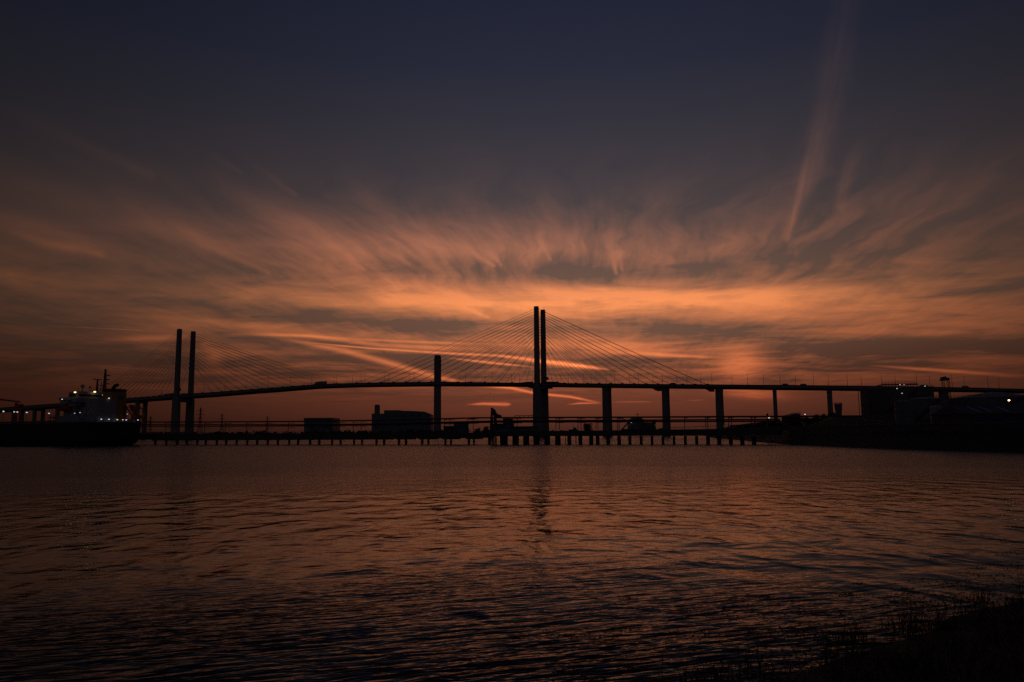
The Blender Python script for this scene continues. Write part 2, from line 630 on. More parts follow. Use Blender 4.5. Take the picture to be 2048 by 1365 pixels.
# added bump slope towards the bank, easing off outward: darkens the near water's reflections
sd2 = mth("MINIMUM", (Yp - X * 0.73 - 12.0) / 1.24, 21.0)
height = height + (sd2 - sd2 * sd2 / 42.0) * 0.14
bp = TREE.nodes.new("ShaderNodeBump")
bp.inputs["Strength"].default_value = 1.0
bp.inputs["Distance"].default_value = 1.0
if "Filter Width" in bp.inputs:
    bp.inputs["Filter Width"].default_value = 0.02
put(bp.inputs["Height"], height)
put(pb.inputs["Roughness"], ruff * 0.25 + 0.03)
TREE.links.new(bp.outputs["Normal"], pb.inputs["Normal"])
wb = MB()
vs = [wb.bm.verts.new(p) for p in ((-30000, -300, 0), (30000, -300, 0), (30000, 40000, 0), (-30000, 40000, 0))]
wb.bm.faces.new(vs)
tag(wb.build("water", wm), "dusky rippled river reflecting the orange sky", None, None, "structure")

# ------------------------------------------------------------------ banks and land
SH = [(-60, -32.0), (-30, -10.2), (-10, 5.3), (4.0, 15.7), (9.0, 18.9), (13.4, 22.1), (18.3, 26.2), (33, 37.0), (60, 56.8), (95, 84), (120, 112), (119, 135), (110, 163), (100, 195),
      (97, 219), (98, 255), (100, 295), (111, 352), (128, 450), (152, 590), (196, 790), (270, 1030), (360, 1300)]


def shore_pts(step=1.5):
    out = []
    for (x0, y0), (x1, y1) in zip(SH, SH[1:]):
        L = math.hypot(x1 - x0, y1 - y0)
        st = step if y0 < 90 else 6.0
        n = max(1, int(L / st))
        for i in range(n):
            t = i / n
            out.append(Vector((x0 + (x1 - x0) * t, y0 + (y1 - y0) * t, 0)))
    out.append(Vector((*SH[-1], 0)))
    for _ in range(14):
        out = [out[0]] + [(a + 2 * b + c) / 4 for a, b, c in zip(out, out[1:], out[2:])] + [out[-1]]
    return out


SHORE = shore_pts()


def bank_height(p, t):
    """z at t metres inland of the water's edge at shore point p"""
    f = max(0.0, min(1.0, (p.y - 90) / 60))
    near = (0.10 * t if t < 4 else 0.40 + 0.36 * min(t - 4, 8)) if t > 0 else 0.08 * t
    far = (0.42 * t if t < 12 else 5.04 + (0.10 + 0.32 * max(0.0, min(1.0, (p.y - 268) / 40))) * min(t - 12, 13)) if t > 0 else 0.3 * t
    return near * (1 - f) + far * f


OFFS = [-8, -3, -1, -0.4, 0, 0.4, 0.9, 1.5, 2.2, 3, 4, 5.5, 7.5, 10, 13, 18, 26, 38, 60, 120, 420]
gb = MB()
rows = []
for i, p in enumerate(SHORE):
    a, b = SHORE[max(0, i - 1)], SHORE[min(len(SHORE) - 1, i + 1)]
    d = (b - a).normalized()
    n = Vector((d.y, -d.x, 0))
    row = []
    for t in OFFS:
        q = p + n * t
        z = bank_height(p, t)
        k = min(1.0, abs(t) / 5 + 0.22)
        z += (mnoise.noise(q * 0.25) * 0.22 + mnoise.noise(q * 0.9) * 0.16) * k * (1 if p.y < 90 else 1.6)
        row.append(gb.bm.verts.new((q.x, q.y, z)))
    rows.append(row)
for a, b in zip(rows, rows[1:]):
    for k in range(len(OFFS) - 1):
        gb.bm.faces.new([a[k], b[k], b[k + 1], a[k + 1]])
tag(gb.build("riverbank", M["earth"], smooth=True), "dark earth bank curving along the river", None, None, "structure")

# far side of the river: a low strip of land to the horizon
fb = MB()
FAR = [(-3500, 2100), (-900, 1150), (-420, 1010), (-120, 1080), (120, 1330), (420, 1700), (900, 2300), (3500, 3400)]
prev = None
for x, y in FAR:
    cur = [fb.bm.verts.new((x, y - 6, -1)), fb.bm.verts.new((x, y, 2.5)), fb.bm.verts.new((x, y + 60, 4.0)), fb.bm.verts.new((x, y + 9000, 6.0))]
    if prev:
        for k in range(3):
            fb.bm.faces.new([prev[k], cur[k], cur[k + 1], prev[k + 1]])
    prev = cur
tag(fb.build("land", M["land"]), "low flat land beyond the river", None, None, "structure")


def far_y(x):
    for (x0, y0), (x1, y1) in zip(FAR, FAR[1:]):
        if x0 <= x <= x1:
            return y0 + (y1 - y0) * (x - x0) / (x1 - x0)
    return 3000


def leaf_clump(mb, c, r, n, size):
    for _ in range(n):
        d = Vector((random.gauss(0, 1), random.gauss(0, 1), random.gauss(0, 0.8)))
        d = d.normalized() * r * random.random() ** 0.4
        p = c + d
        u = Vector((random.gauss(0, 1), random.gauss(0, 1), random.gauss(0, 1))).normalized() * size
        v = u.cross(Vector((random.random(), random.random(), random.random()))).normalized() * size * 0.7
        vs = [mb.bm.verts.new(q) for q in (p - u, p + v, p + u, p - v)]
        mb.bm.faces.new(vs)


# far-off treeline and works that read as one mass
tl = MB()
for _ in range(700):
    x = random.uniform(-1000, 900)
    y = far_y(x) + random.uniform(40, 260)
    h = random.uniform(3.5, 7.5) * (1.1 if x < -40 else 0.8)
    leaf_clump(tl, Vector((x, y, 3.5 + h * 0.4)), h * 0.6, 26, h * 0.26)
tag(tl.build("treeline", M["leaf"]), "hazy line of trees along the far shore", "treeline", None, "stuff")

# ------------------------------------------------------------------ bridge
T1 = at(1074, 614, (137 - 5) / (at(1074, 614, 1).z - 5))
T2 = at(362, 659, (137 - 5) / (at(362, 659, 1).z - 5))
AX = Vector((T1.x - T2.x, T1.y - T2.y, 0))
SPAN = AX.length
AX.normalize()                                   # towards the right bank
LAT = Vector((-AX.y, AX.x, 0))                   # away from the camera
LAT = LAT if LAT.y > 0 else -LAT
P0 = Vector((T1.x, T1.y, 0))
UP = Vector((0, 0, 1))
DECK_W = 21.0


def br(px, py, lat=0.0):
    return on_plane(px, py, P0 + LAT * lat, LAT)


bridge = thing("cable_stayed_bridge", "long cable-stayed road bridge silhouetted across the river", "bridge", (P0.x, P0.y, 0))
BO = bridge.location.copy()

DECK = [(-120, 824, 832), (0, 816, 824), (40, 812.5, 820.5), (124, 806.5, 814.5), (200, 801, 808.5), (260, 796.2, 804), (310, 792.5, 800.5), (357, 789, 797.5), (420, 785, 793),
        (500, 779, 786.5), (560, 774.5, 782), (620, 770, 777), (660, 768, 775.3), (700, 766.6, 774), (770, 765, 772.8), (870, 764, 771.8), (940, 764.4, 772), (1000, 765.3, 772.4),
        (1074, 766, 773), (1200, 767.3, 774.8), (1300, 768.2, 775.8), (1400, 769, 776.8), (1480, 769.6, 778), (1560, 770.2, 779), (1700, 771.6, 780.6), (1850, 773.6, 782),
        (1950, 775.6, 783.4), (2060, 778.4, 785.6), (2160, 781.4, 788)]


def deck_y(px, k=1):
    for a, b in zip(DECK, DECK[1:]):
        if a[0] <= px <= b[0]:
            return a[k] + (b[k] - a[k]) * (px - a[0]) / (b[0] - a[0])
    return DECK[-1][k]


# deck: slab edge on top of a shallower box girder, parapets and cable anchor housings
sl, gd, pr = MB(), MB(), MB()
prev = None
for px, yt, yb in DECK:
    t, b = br(px, yt), br(px, yb)
    top, bot = t.z - 1.1, b.z
    base = Vector((t.x, t.y, 0))
    e = [base + UP * (bot + 1.2), base + LAT * DECK_W + UP * (bot + 1.2), base + LAT * DECK_W + UP * top, base + UP * top]
    g = [base + LAT * 2.5 + UP * (bot), base + LAT * (DECK_W - 2.5) + UP * (bot), base + LAT * (DECK_W - 2.2) + UP * (bot + 1.25), base + LAT * 2.2 + UP * (bot + 1.25)]
    rails = [[base + LAT * o + UP * (top - 0.1), base + LAT * (o + 0.25) + UP * (top - 0.1), base + LAT * (o + 0.25) + UP * (top + 1.1), base + LAT * o + UP * (top + 1.1)] for o in (0.1, DECK_W - 0.35)]
    if prev:
        sl.hexa(prev[0], e)
        gd.hexa(prev[1], g)
        for r0, r1 in zip(prev[2], rails):
            pr.hexa(r0, r1)
    prev = (e, g, rails)
deck = sl.build("deck", M["concrete"], bridge, BO)
gd.build("box_girder", M["steel"], deck, BO)
pr.build("parapet", M["steel"], deck, BO)


def axis_s(p):
    return (Vector((p.x, p.y, 0)) - P0).dot(AX)


# deck height as a function of distance along the axis
HT = [(axis_s(br(a, b)), br(a, b).z, br(a, c).z) for a, b, c in DECK]


def deck_z(s, k=1):
    for a, b in zip(HT, HT[1:]):
        if a[0] <= s <= b[0]:
            return a[k] + (b[k] - a[k]) * (s - a[0]) / (b[0] - a[0])
    return HT[0][k] if s < HT[0][0] else HT[-1][k]


S2 = axis_s(T2)


def at_s(s, lat, z):
    return P0 + AX * s + LAT * lat + UP * z


legs = {}
for pi, (s0, topz) in enumerate(((0.0, 137.0), (S2, 137.0))):
    dz0 = deck_z(s0, 2)
    for li, lat in enumerate((-2.4, DECK_W + 0.6)):
        mb = MB()
        wb_, wt_, dp = 8.4, 7.6, 6.0
        def quad(z, w, d):
            return [at_s(s0 + sx * w / 2, lat + sy * d / 2, z) for sx, sy in ((-1, -1), (1, -1), (1, 1), (-1, 1))]
        mb.hexa(quad(-2, 8.8, 6.6), quad(dz0 - 0.5, 7.8, 6.0))
        mb.hexa(quad(dz0 - 0.5, 7.8, 6.0), quad(dz0 + 0.6, 5.2, 4.8))
        mb.hexa(quad(dz0 + 0.6, 5.2, 4.8), quad(topz - 1.0, 4.3, 4.3))
        mb.hexa(quad(topz - 1.0, 4.05, 4.05), quad(topz, 4.05, 4.05))
        leg = mb.build("pylon_leg", M["concrete"], bridge, BO)
        legs[(pi, li)] = leg
    cb = MB()
    cb.hexa([at_s(s0 - 3.2, 0.4, dz0 - 4.2), at_s(s0 + 3.2, 0.4, dz0 - 4.2), at_s(s0 + 3.2, 0.4, dz0 - 0.2), at_s(s0 - 3.2, 0.4, dz0 - 0.2)],
            [at_s(s0 - 3.2, DECK_W - 2.2, dz0 - 4.2), at_s(s0 + 3.2, DECK_W - 2.2, dz0 - 4.2), at_s(s0 + 3.2, DECK_W - 2.2, dz0 - 0.2), at_s(s0 - 3.2, DECK_W - 2.2, dz0 - 0.2)])
    cb.build("crossbeam", M["concrete"], bridge, BO)
    # wedge brackets under the deck and a raised wind screen beside the pylon
    wd = MB()
    zt = deck_z(s0, 1)
    for lat in (-0.35, DECK_W + 0.1):
        wd.prism([at_s(s0 - 34, lat, zt - 0.4), at_s(s0 - 5, lat, zt - 0.4), at_s(s0 - 5, lat, zt + 1.5), at_s(s0 - 12, lat, zt + 1.4)], LAT * 0.25)
        wd.prism([at_s(s0 + 5, lat, zt - 0.6), at_s(s0 + 24, lat, zt - 0.6), at_s(s0 + 22, lat, zt + 0.6), at_s(s0 + 5, lat, zt + 1.0)], LAT * 0.25)
    wd.build("wind_screen", M["steel"], bridge, BO)
    for sg, ln in ((-1, 9.0), (1, 7.5)):
        MB().prism([at_s(s0 + sg * 3.9, -0.5, dz0 - 0.1), at_s(s0 + sg * (3.9 + ln), -0.5, dz0 - 0.1), at_s(s0 + sg * (3.9 + ln * 0.75), -0.5, dz0 - 1.0), at_s(s0 + sg * 3.9, -0.5, dz0 - 3.0)], LAT * 4).build("bracket", M["concrete"], bridge, BO)
    MB().box(at_s(s0 + 11.5, 1.5, dz0 - 2.0), (7.0, 4.0, 1.6), (AX, LAT, UP)).build("inspection_gantry", M["steel"], bridge, BO)
    gb2 = MB()
    gb2.box(at_s(s0 + 3.9, DECK_W if pi == 0 else -2.4, zt + 5.4), (2.8, 3.2, 2.2), (AX, LAT, UP))
    gb2.box(at_s(s0 + 4.2, DECK_W if pi == 0 else -2.4, zt + 6.9), (1.4, 2.0, 0.8), (AX, LAT, UP))
    gb2.build("maintenance_cradle", M["steel"], bridge, BO)

# stay cables: fourteen to each side of every leg; their anchor housings on the deck edge
sr0, sr1 = axis_s(br(1107, 768)), axis_s(br(1416, 769))
sl0, sl1 = -axis_s(br(1052, 766)), -axis_s(br(712, 766.5))
tr0, tr1 = axis_s(br(404, 786)) - S2, axis_s(br(672, 767.5)) - S2
tl0, tl1 = S2 - axis_s(br(330, 791)), S2 - axis_s(br(178, 803))
for pi, s0, sides in ((0, 0.0, ((1, sr0, sr1), (-1, sl0, sl1))), (1, S2, ((1, tr0, tr1), (-1, tl0, tl1)))):
    for sg, d0, d1 in sides:
        for k in range(14):
            f = k / 13.0
            s = s0 + sg * (d0 + (d1 - d0) * f)
            zt = 96.0 + (134.2 - 96.0) * f ** 0.85
            for li, (la, ld) in enumerate(((-2.4, 0.6), (DECK_W + 0.6, DECK_W - 0.6))):
                a = at_s(s0 + sg * 2.2, la, zt)
                b = at_s(s, ld, deck_z(s) - 0.6)
                sag = [a.lerp(b, t) - UP * (4 * t * (1 - t) * (0.0025 * (b - a).length)) for t in (0, 0.25, 0.5, 0.75, 1)]
                cbl = MB().tube(sag, 0.15, 6)
                cbl.box(at_s(s, ld, deck_z(s) + 0.1), (2.4, 0.7, 1.0), (AX, LAT, UP))      # its anchor housing on the deck edge
                cbl.build("stay_cable", M["cable"], legs[(pi, li)], BO)

# piers: (px, half width px at deck, flare px)
for px, w0, kind in ((1209, 6.2, 1), (1328, 5.6, 0), (1436.5, 6.6, 1), (1549, 3.8, 0), (1660, 4.0, 0), (1772, 4.2, 0), (1891, 5.5, 0), (2012, 5, 0),
                     (270.5, 3.9, 0), (214, 3.6, 0), (160, 3.4, 0), (110, 3.4, 0), (64, 3.2, 0), (22, 3.0, 0)):
    c = br(px, deck_y(px, 2))
    s = axis_s(c)
    Yd = c.y
    w = 2 * w0 * Yd / F_PX
    z1 = deck_z(s, 2)
    mb = MB()
    for lat in (2.8, DECK_W - 5.6):
        def quad(z, ww, d, o=0.0):
            return [at_s(s + sx * ww / 2, lat + 1.4 + sy * d / 2, z) for sx, sy in ((-1, -1), (1, -1), (1, 1), (-1, 1))]
        mb.hexa(quad(-2, w * 1.08, 3.4), quad(z1 - 2.2, w, 2.8))
    mb.hexa([at_s(s + sx * w * 0.52, la, z1 - 2.2) for sx, la in ((-1, 2.2), (1, 2.2), (1, DECK_W - 2.2), (-1, DECK_W - 2.2))],
            [at_s(s + sx * w * 0.52, la, z1 + 0.3) for sx, la in ((-1, 2.6), (1, 2.6), (1, DECK_W - 2.6), (-1, DECK_W - 2.6))])
    mb.build("pier", M["concrete"], bridge, BO)
    if px in (1328, 1436.5):
        kb = MB()
        kb.prism([at_s(s - w * 0.55 - 1.6, 1.0, z1 + 0.1), at_s(s - w * 0.55 - 9.5, 1.0, z1 + 0.1), at_s(s - w * 0.55 - 5.8, 1.0, z1 - 2.2), at_s(s - w * 0.55 - 1.6, 1.0, z1 - 2.2)], LAT * 18)
        kb.build("inspection_gantry", M["steel"], bridge, BO)

# lamp posts along both edges of the deck
NEAR = [323, 407.7, 449.7, 491.8, 536, 580.4, 623.5, 673.5, 729.7, 777.5, 828, 931, 984.4, 1039.4, 1136.5, 1182.6, 1229.7, 1277, 1325, 1374, 1424, 1495.6, 1560.6, 1627.6, 1695, 1763.5,
        1834, 1904.7, 1976.6]
FARR = [668, 705, 722.5, 769.6, 818.5, 918.5, 970, 1023, 1122, 1167.7, 1212.5, 1259.6, 1306, 1354, 1402, 1464, 1527.6, 1591.6, 1657, 1723, 1791, 1860, 1929, 1998.7]


def lamp_post(side):
    t = thing("street_lamp", "x", "street lamp", (0, 0, 0), "street lamps along the bridge deck")
    p = MB()
    p.tube([(0, 0, 0), (0, 0, 5.5), (0, 0, 11.2)], 0.20, 8, 0.11)
    p.box((0, 0, 0.15), (0.5, 0.5, 0.3))
    p.build("pole", M["steel"], t)
    a = MB()
    a.tube([Vector((0, 0, 11.1)), Vector((0, 0, 11.7)) + LAT * 0.4 * side, Vector((0, 0, 11.9)) + LAT * 1.6 * side], 0.08, 6)
    arm = a.build("arm", M["steel"], t)
    h = MB()
    h.box(Vector((0, 0, 11.85)) + LAT * 1.9 * side, (0.4, 0.9, 0.22), (AX, LAT, UP))
    h.build("lamp_head", M["steel"], arm)
    return t


for row, lat, side, word in ((NEAR, 0.2, 1, "near"), (FARR, DECK_W - 0.2, -1, "far")):
    proto = None
    groups = {"a": [], "b": [], "c": []}
    for px in sorted(row):
        groups["a" if px < 720 else "b" if px < 1074 else "c"].append(px)
    for key, lst in groups.items():
        order = sorted(lst, reverse=(key == "b"))
        for n, px in enumerate(order):
            if proto is None:
                proto = o = lamp_post(side)
            else:
                o = copy_tree(proto)
            c = br(px, deck_y(px), lat)
            s = axis_s(c)
            o.location = at_s(s, lat, deck_z(s) - 1.1)
            where = {"a": "counted rightward from the tanker's funnel", "b": "counted leftward from the taller pylon", "c": "counted rightward from the taller pylon"}[key]
            o["label"] = f"thin lamp post on the bridge deck's {word} edge, {ORD[n]} {where}"


# vehicles on the deck
def lorry(px, L, H, label):
    c = br(px, deck_y(px), 4.0)
    s = axis_s(c)
    z = deck_z(s) - 1.1
    sl_ = (deck_z(s + 8) - deck_z(s - 8)) / 16
    ax = (AX + UP * sl_).normalized()
    up = LAT.cross(ax) if LAT.cross(ax).z > 0 else ax.cross(LAT)
    f = (ax, LAT, up)
    o = at_s(s, 4.0, z)
    t = thing("lorry", label, "lorry", o)
    MB().box(o + ax * 1.0 + up * (H / 2 + 1.0), (L - 3.2, 2.5, H - 1.0), f).build("trailer", M["lorry"], t, o)
    cabm = MB()
    x0 = -L / 2
    cabm.prism([o + ax * (x0 + 2.3) + up * 0.7 - LAT * 1.2, o + ax * x0 + up * 0.7 - LAT * 1.2, o + ax * x0 + up * 2.2 - LAT * 1.2, o + ax * (x0 + 0.5) + up * (H - 0.3) - LAT * 1.2, o + ax * (x0 + 2.3) + up * (H - 0.1) - LAT * 1.2], LAT * 2.4)
    cabm.build("cab", M["lorry"], t, o)
    MB().box(o + up * 0.85, (L - 0.6, 1.0, 0.3), f).build("chassis", M["steel"], t, o)
    for dxx in (x0 + 1.2, x0 + 4.4, L / 2 - 3.6, L / 2 - 2.2):
        w = MB()
        for la in (-1.05, 0.75):
            w.tube([o + ax * dxx + up * 0.5 + LAT * la, o + ax * dxx + up * 0.5 + LAT * (la + 0.3)], 0.5, 12)
        w.build("wheel", M["tyre"], t, o)
    return t


lorry(642, 15.5, 4.2, "box lorry crossing the bridge midway between the two pylons")


def car(px, lat, label, van=False, g="vehicles on the bridge"):
    c = br(px, deck_y(px), lat)
    s = axis_s(c)
    o = at_s(s, lat, deck_z(s) - 1.1)
    t = thing("van" if van else "car", label, "van" if van else "car", o, g)
    f = (AX, LAT, UP)
    L, H = (5.8, 2.6) if van else (4.4, 1.5)
    b = MB()
    if van:
        b.prism([o - AX * L / 2 + UP * 0.4 - LAT, o + AX * L / 2 + UP * 0.4 - LAT, o + AX * L / 2 + UP * 1.2 - LAT, o + AX * (L / 2 - 1.3) + UP * H - LAT, o - AX * L / 2 + UP * H - LAT], LAT * 2)
    else:
        b.prism([o - AX * L / 2 + UP * 0.35 - LAT * 0.9, o + AX * L / 2 + UP * 0.35 - LAT * 0.9, o + AX * L / 2 + UP * 0.8 - LAT * 0.9, o + AX * 1.0 + UP * 0.95 - LAT * 0.9, o + AX * 0.3 + UP * H - LAT * 0.9, o - AX * 1.5 + UP * H - LAT * 0.9, o - AX * L / 2 + UP * 0.9 - LAT * 0.9], LAT * 1.8)
    b.build("body", M["lorry"] if van else M["car"], t, o)
    for dxx in (-L * 0.3, L * 0.32):
        w = MB()
        for la in (-0.95, 0.7):
            w.tube([o + AX * dxx + UP * 0.34 + LAT * la, o + AX * dxx + UP * 0.34 + LAT * (la + 0.25)], 0.34, 12)
        w.build("wheel", M["tyre"], t, o)


car(1571, 3.5, "pale van on the bridge deck just right of the fourth pier from the taller pylon", True)
car(1607, 3.5, "low van on the bridge deck midway between two slim right-hand piers", True)
car(1931, 3.5, "van on the bridge deck just right of the floodlight gantry", True)
car(1347, 3.5, "van on the bridge deck just right of the second pier from the taller pylon", True)

# ------------------------------------------------------------------ power station and other far buildings
CH = at(874.8, 860, 1960)
pwr = thing("chimney", "tall concrete chimney with narrower cap standing beyond the bridge deck", "chimney", (CH.x, CH.y, 3))
zt = at(875, 711, 1960).z
zc = at(875, 716, 1960).z
MB().lathe((CH.x, CH.y, 0), [(9.6, 2), (9.3, 60), (9.2, zc)], 32).build("shaft", M["concrete"], pwr, pwr.location)
MB().lathe((CH.x, CH.y, 0), [(8.2, zc), (7.9, zt - 1), (7.4, zt)], 32).build("cap", M["dark_concrete"], pwr, pwr.location)

YP = 2000.0
b0 = at(803, 860, YP)
ps = thing("power_station", "bulky power station block with stubby tower left of the chimney", "power station", (b0.x, b0.y, 3))


def slab(prof, Y, depth):
    """silhouette corner points in photo px at depth Y, built as a real block of that depth"""
    pts = [at(px, py, Y) for px, py in prof]
    return pts, Vector((0, depth, 0))


def ground_clip(pts, zb):
    for p in pts:
        if p.z < zb:
            p.z = zb
    return pts


def block(prof, Y, depth, name, mat, parent, zb=3.0):
    pts, e = slab(prof, Y, depth)
    xs = [p.x for p in pts]
    pts = [p for p in pts] + [Vector((pts[-1].x, Y, zb)), Vector((pts[0].x, Y, zb))]
    return MB().prism(pts, e).build(name, mat, parent, parent.location if parent else None)


block([(768, 821), (800, 820.8), (801, 822), (824, 822.3), (848, 823.6), (861.5, 829.5)], YP, 70, "boiler_house", M["cladding"], ps)
block([(743.5, 827.5), (768, 827.8)], YP + 4, 50, "annexe", M["cladding"], ps)
t = at(753, 828, YP + 12)
zt = at(753, 809.5, YP + 12).z
MB().lathe((t.x, t.y + 10, 0), [(7.2, t.z - 6), (7.2, zt - 4.5), (6.0, zt), (0, zt)], 8).build("tower", M["concrete"], ps, ps.location)
wn = MB()
for k in range(5):
    wn.box(at(775 + k * 16, 832, YP - 0.5), (9, 0.8, 2.4))
wn.build("window", M["blueglass"], ps, ps.location)


def shed(x0, x1, ytop, Y, depth, label, pitched=True, mat="cladding", name="warehouse", zb=3.0):
    a, b = at(x0, ytop, Y), at(x1, ytop, Y)
    c = Vector(((a.x + b.x) / 2, Y, zb))
    t = thing(name, label, "warehouse" if name == "warehouse" else name.replace("_", " "), c)
    zt = a.z
    eave = zt - (zt - zb) * 0.16
    w = MB()
    w.hexa([Vector((a.x, Y, zb)), Vector((b.x, Y, zb)), Vector((b.x, Y + depth, zb)), Vector((a.x, Y + depth, zb))],
           [Vector((a.x, Y, eave)), Vector((b.x, Y, eave)), Vector((b.x, Y + depth, eave)), Vector((a.x, Y + depth, eave))])
    w.build("wall", M[mat], t, c)
    r = MB()
    o = 0.6
    if pitched:
        r.prism([(a.x - o, Y - o, eave + 0.01), (a.x - o, Y + depth + o, eave + 0.01), (a.x - o, Y + depth * 0.5, zt)], (b.x - a.x + 2 * o, 0, 0))
    else:
        r.box(((a.x + b.x) / 2, Y + depth / 2, (eave + zt) / 2 + 0.01), (b.x - a.x + 2 * o, depth + 2 * o, zt - eave))
    r.build("roof", M["tankdark"], t, c)
    d = MB()
    d.box((a.x + (b.x - a.x) * 0.3, Y - 0.08, zb + (eave - zb) * 0.3), ((b.x - a.x) * 0.10, 0.16, (eave - zb) * 0.6))
    d.build("door", M["tankdark"], t, c)
    return t


shed(608.5, 664, 836.5, 1400, 60, "long flat warehouse roof above the jetty pipes, left of the power station", False)

# ------------------------------------------------------------------ electricity pylons
def power_pylon(px, ytop, H, label):
    top = at(px, ytop, 1000)
    Y = 1000 * (H + 3 - 5) / (top.z - 5)
    p = at(px, ytop, Y)
    o = Vector((p.x, p.y, 3))
    t = thing("electricity_pylon", label, "pylon", o, "electricity pylons on the horizon")
    b = MB()
    wb_, wm_ = H * 0.085, H * 0.022
    cs = ((-1, -1), (1, -1), (1, 1), (-1, 1))
    lv = [0, 0.22, 0.42, 0.58, 0.70, 0.80, 0.90, 0.97]
    def corner(f, c):
        w = wb_ * (1 - f / 0.6) + wm_ * (f / 0.6) if f < 0.6 else wm_ * (1 - 0.5 * (f - 0.6) / 0.4)
        return o + Vector((c[0] * w, c[1] * w, f * H))
    for c in cs:
        for f0, f1 in zip(lv, lv[1:]):
            b.beam(corner(f0, c), corner(f1, c), 0.42)
        b.beam(corner(lv[-1], c), o + UP * H, 0.36)
    for f0, f1 in zip(lv, lv[1:]):
        for c0, c1 in zip(cs, cs[1:] + cs[:1]):
            b.beam(corner(f0, c0), corner(f1, c1), 0.28)
            b.beam(corner(f0, c1), corner(f1, c0), 0.28)
    b.build("lattice_tower", M["steel"], t, o)
    for f, L in ((0.60, 0.125), (0.74, 0.15), (0.88, 0.115)):
        a = MB()
        for sg in (-1, 1):
            tip = o + Vector((sg * L * H, 0, f * H))
            for y in (-0.6, 0.6):
                a.beam(o + Vector((sg * wm_ * 0.8, y, f * H)), tip, 0.35)
                a.beam(o + Vector((sg * wm_ * 0.8, y, f * H + 2.0)), tip, 0.35)
            a.tube([tip, tip - UP * 3.0], 0.22, 6)
        a.build("crossarm", M["steel"], t, o)


power_pylon(401.5, 815, 52, "largest lattice electricity pylon, just right of the shorter bridge pylon")
power_pylon(444.5, 827, 52, "lattice electricity pylon second right from the shorter bridge pylon")
power_pylon(535, 832.5, 52, "small faint lattice electricity pylon left of the flat warehouse")
power_pylon(301.5, 832, 52, "small lattice electricity pylon left of the shorter bridge pylon, near the tanker")

# ------------------------------------------------------------------ jetty
JA = Vector((-19, 349, 0))
JX = Vector((1, -0.457, 0)).normalized()
JN = Vector((0.457, 1, 0)).normalized()


def jt(px, py, off=0.0):
    return on_plane(px, py, JA + JN * off, JN)


jet = thing("jetty", "long piled jetty carrying pipelines across the water before the bridge", "jetty", (JA.x, JA.y, 0))
JO = jet.location.copy()


def jbox(mb, px0, px1, yt0, yb0, yt1, yb1, off, dep):
    a = [jt(px0, yb0, off), jt(px0, yb0, off) + JN * dep, None, None]
    p, q, r_, s_ = jt(px0, yb0, off), jt(px0, yt0, off), jt(px1, yt1, off), jt(px1, yb1, off)
    mb.hexa([p, s_, s_ + JN * dep, p + JN * dep], [q, r_, r_ + JN * dep, q + JN * dep])


dk = MB()
jbox(dk, 180, 620, 868.5, 880, 867.5, 879.2, 0, 7)
jbox(dk, 620, 975, 867.5, 879.2, 865.5, 876.5, 0, 7)
dk.build("trestle_deck", M["dark_concrete"], jet, JO)
dk = MB()
jbox(dk, 976, 1240, 863.5, 873.4, 861.0, 872.4, -0.5, 9)
jbox(dk, 1240, 1420, 861.0, 872.4, 858.5, 872.0, -0.5, 9)
jbox(dk, 1420, 1560, 858.5, 872.0, 853.0, 870.0, -0.5, 9)
dk.build("wharf_deck", M["dark_concrete"], jet, JO)

LP = [308, 330, 352, 371, 392, 409, 431, 450, 471, 492, 512, 533, 553, 576, 594, 618, 636, 662, 679, 706, 722, 751, 766, 796, 810, 842.5, 855, 889, 900, 936, 946]
for px in LP:
    mb = MB()
    wpx = 4.4
    yw = 889
    b = jt(px, 885, 0)
    r = wpx / F_PX * b.y / 2
    for off in (0.9,):
        c = b + JN * off
        zt = jt(px, 879, 0).z
        ln = JX * random.uniform(-0.10, 0.10)
        r *= random.uniform(0.85, 1.15)
        mb.tube([Vector((c.x, c.y, -3)) - ln, Vector((c.x, c.y, 0.5)) - ln * 0.6, (c.x, c.y, zt)], r, 12)
        mb.tube([(c.x, c.y, zt - 1.7), (c.x, c.y, zt - 0.9)], r * 0.9, 12, r * 1.5)
    mb.build("pile", M["dark_concrete"], jet, JO)
caps = [(308, 330), (352, 371), (392, 409), (431, 450), (471, 492), (512, 533), (553, 576), (594, 618), (636, 636), (662, 679), (706, 722), (751, 766), (796, 810), (842.5, 855), (889, 900), (936, 946)]
for a, b in caps:
    mb = MB()
    jbox(mb, a - 5, b + 5, 878.0 - (a - 300) * 0.003, 881.6 - (a - 300) * 0.004, 878.0 - (a - 300) * 0.003, 881.6 - (a - 300) * 0.004, -0.35, 7.7)
    mb.build("pile_cap", M["dark_concrete"], jet, JO)
RP = [(1001, 4), (1008.5, 9), (1029.5, 12), (1050.5, 11), (1071.5, 11), (1092.7, 10), (1114, 10), (1137, 6.5), (1159.3, 6.5), (1181, 7), (1194, 6), (1215, 6), (1237, 6), (1258.5, 5), (1281.2, 4.6), (1303, 4),
      (1325, 4), (1347.2, 3.8), (1369.8, 4.6), (1392.5, 5), (1415.3, 6.6), (1437.6, 7.2), (1461, 7), (1484, 7.5), (1507.5, 8), (1131, 1.6), (1151.8, 1.8), (993, 1.8)]
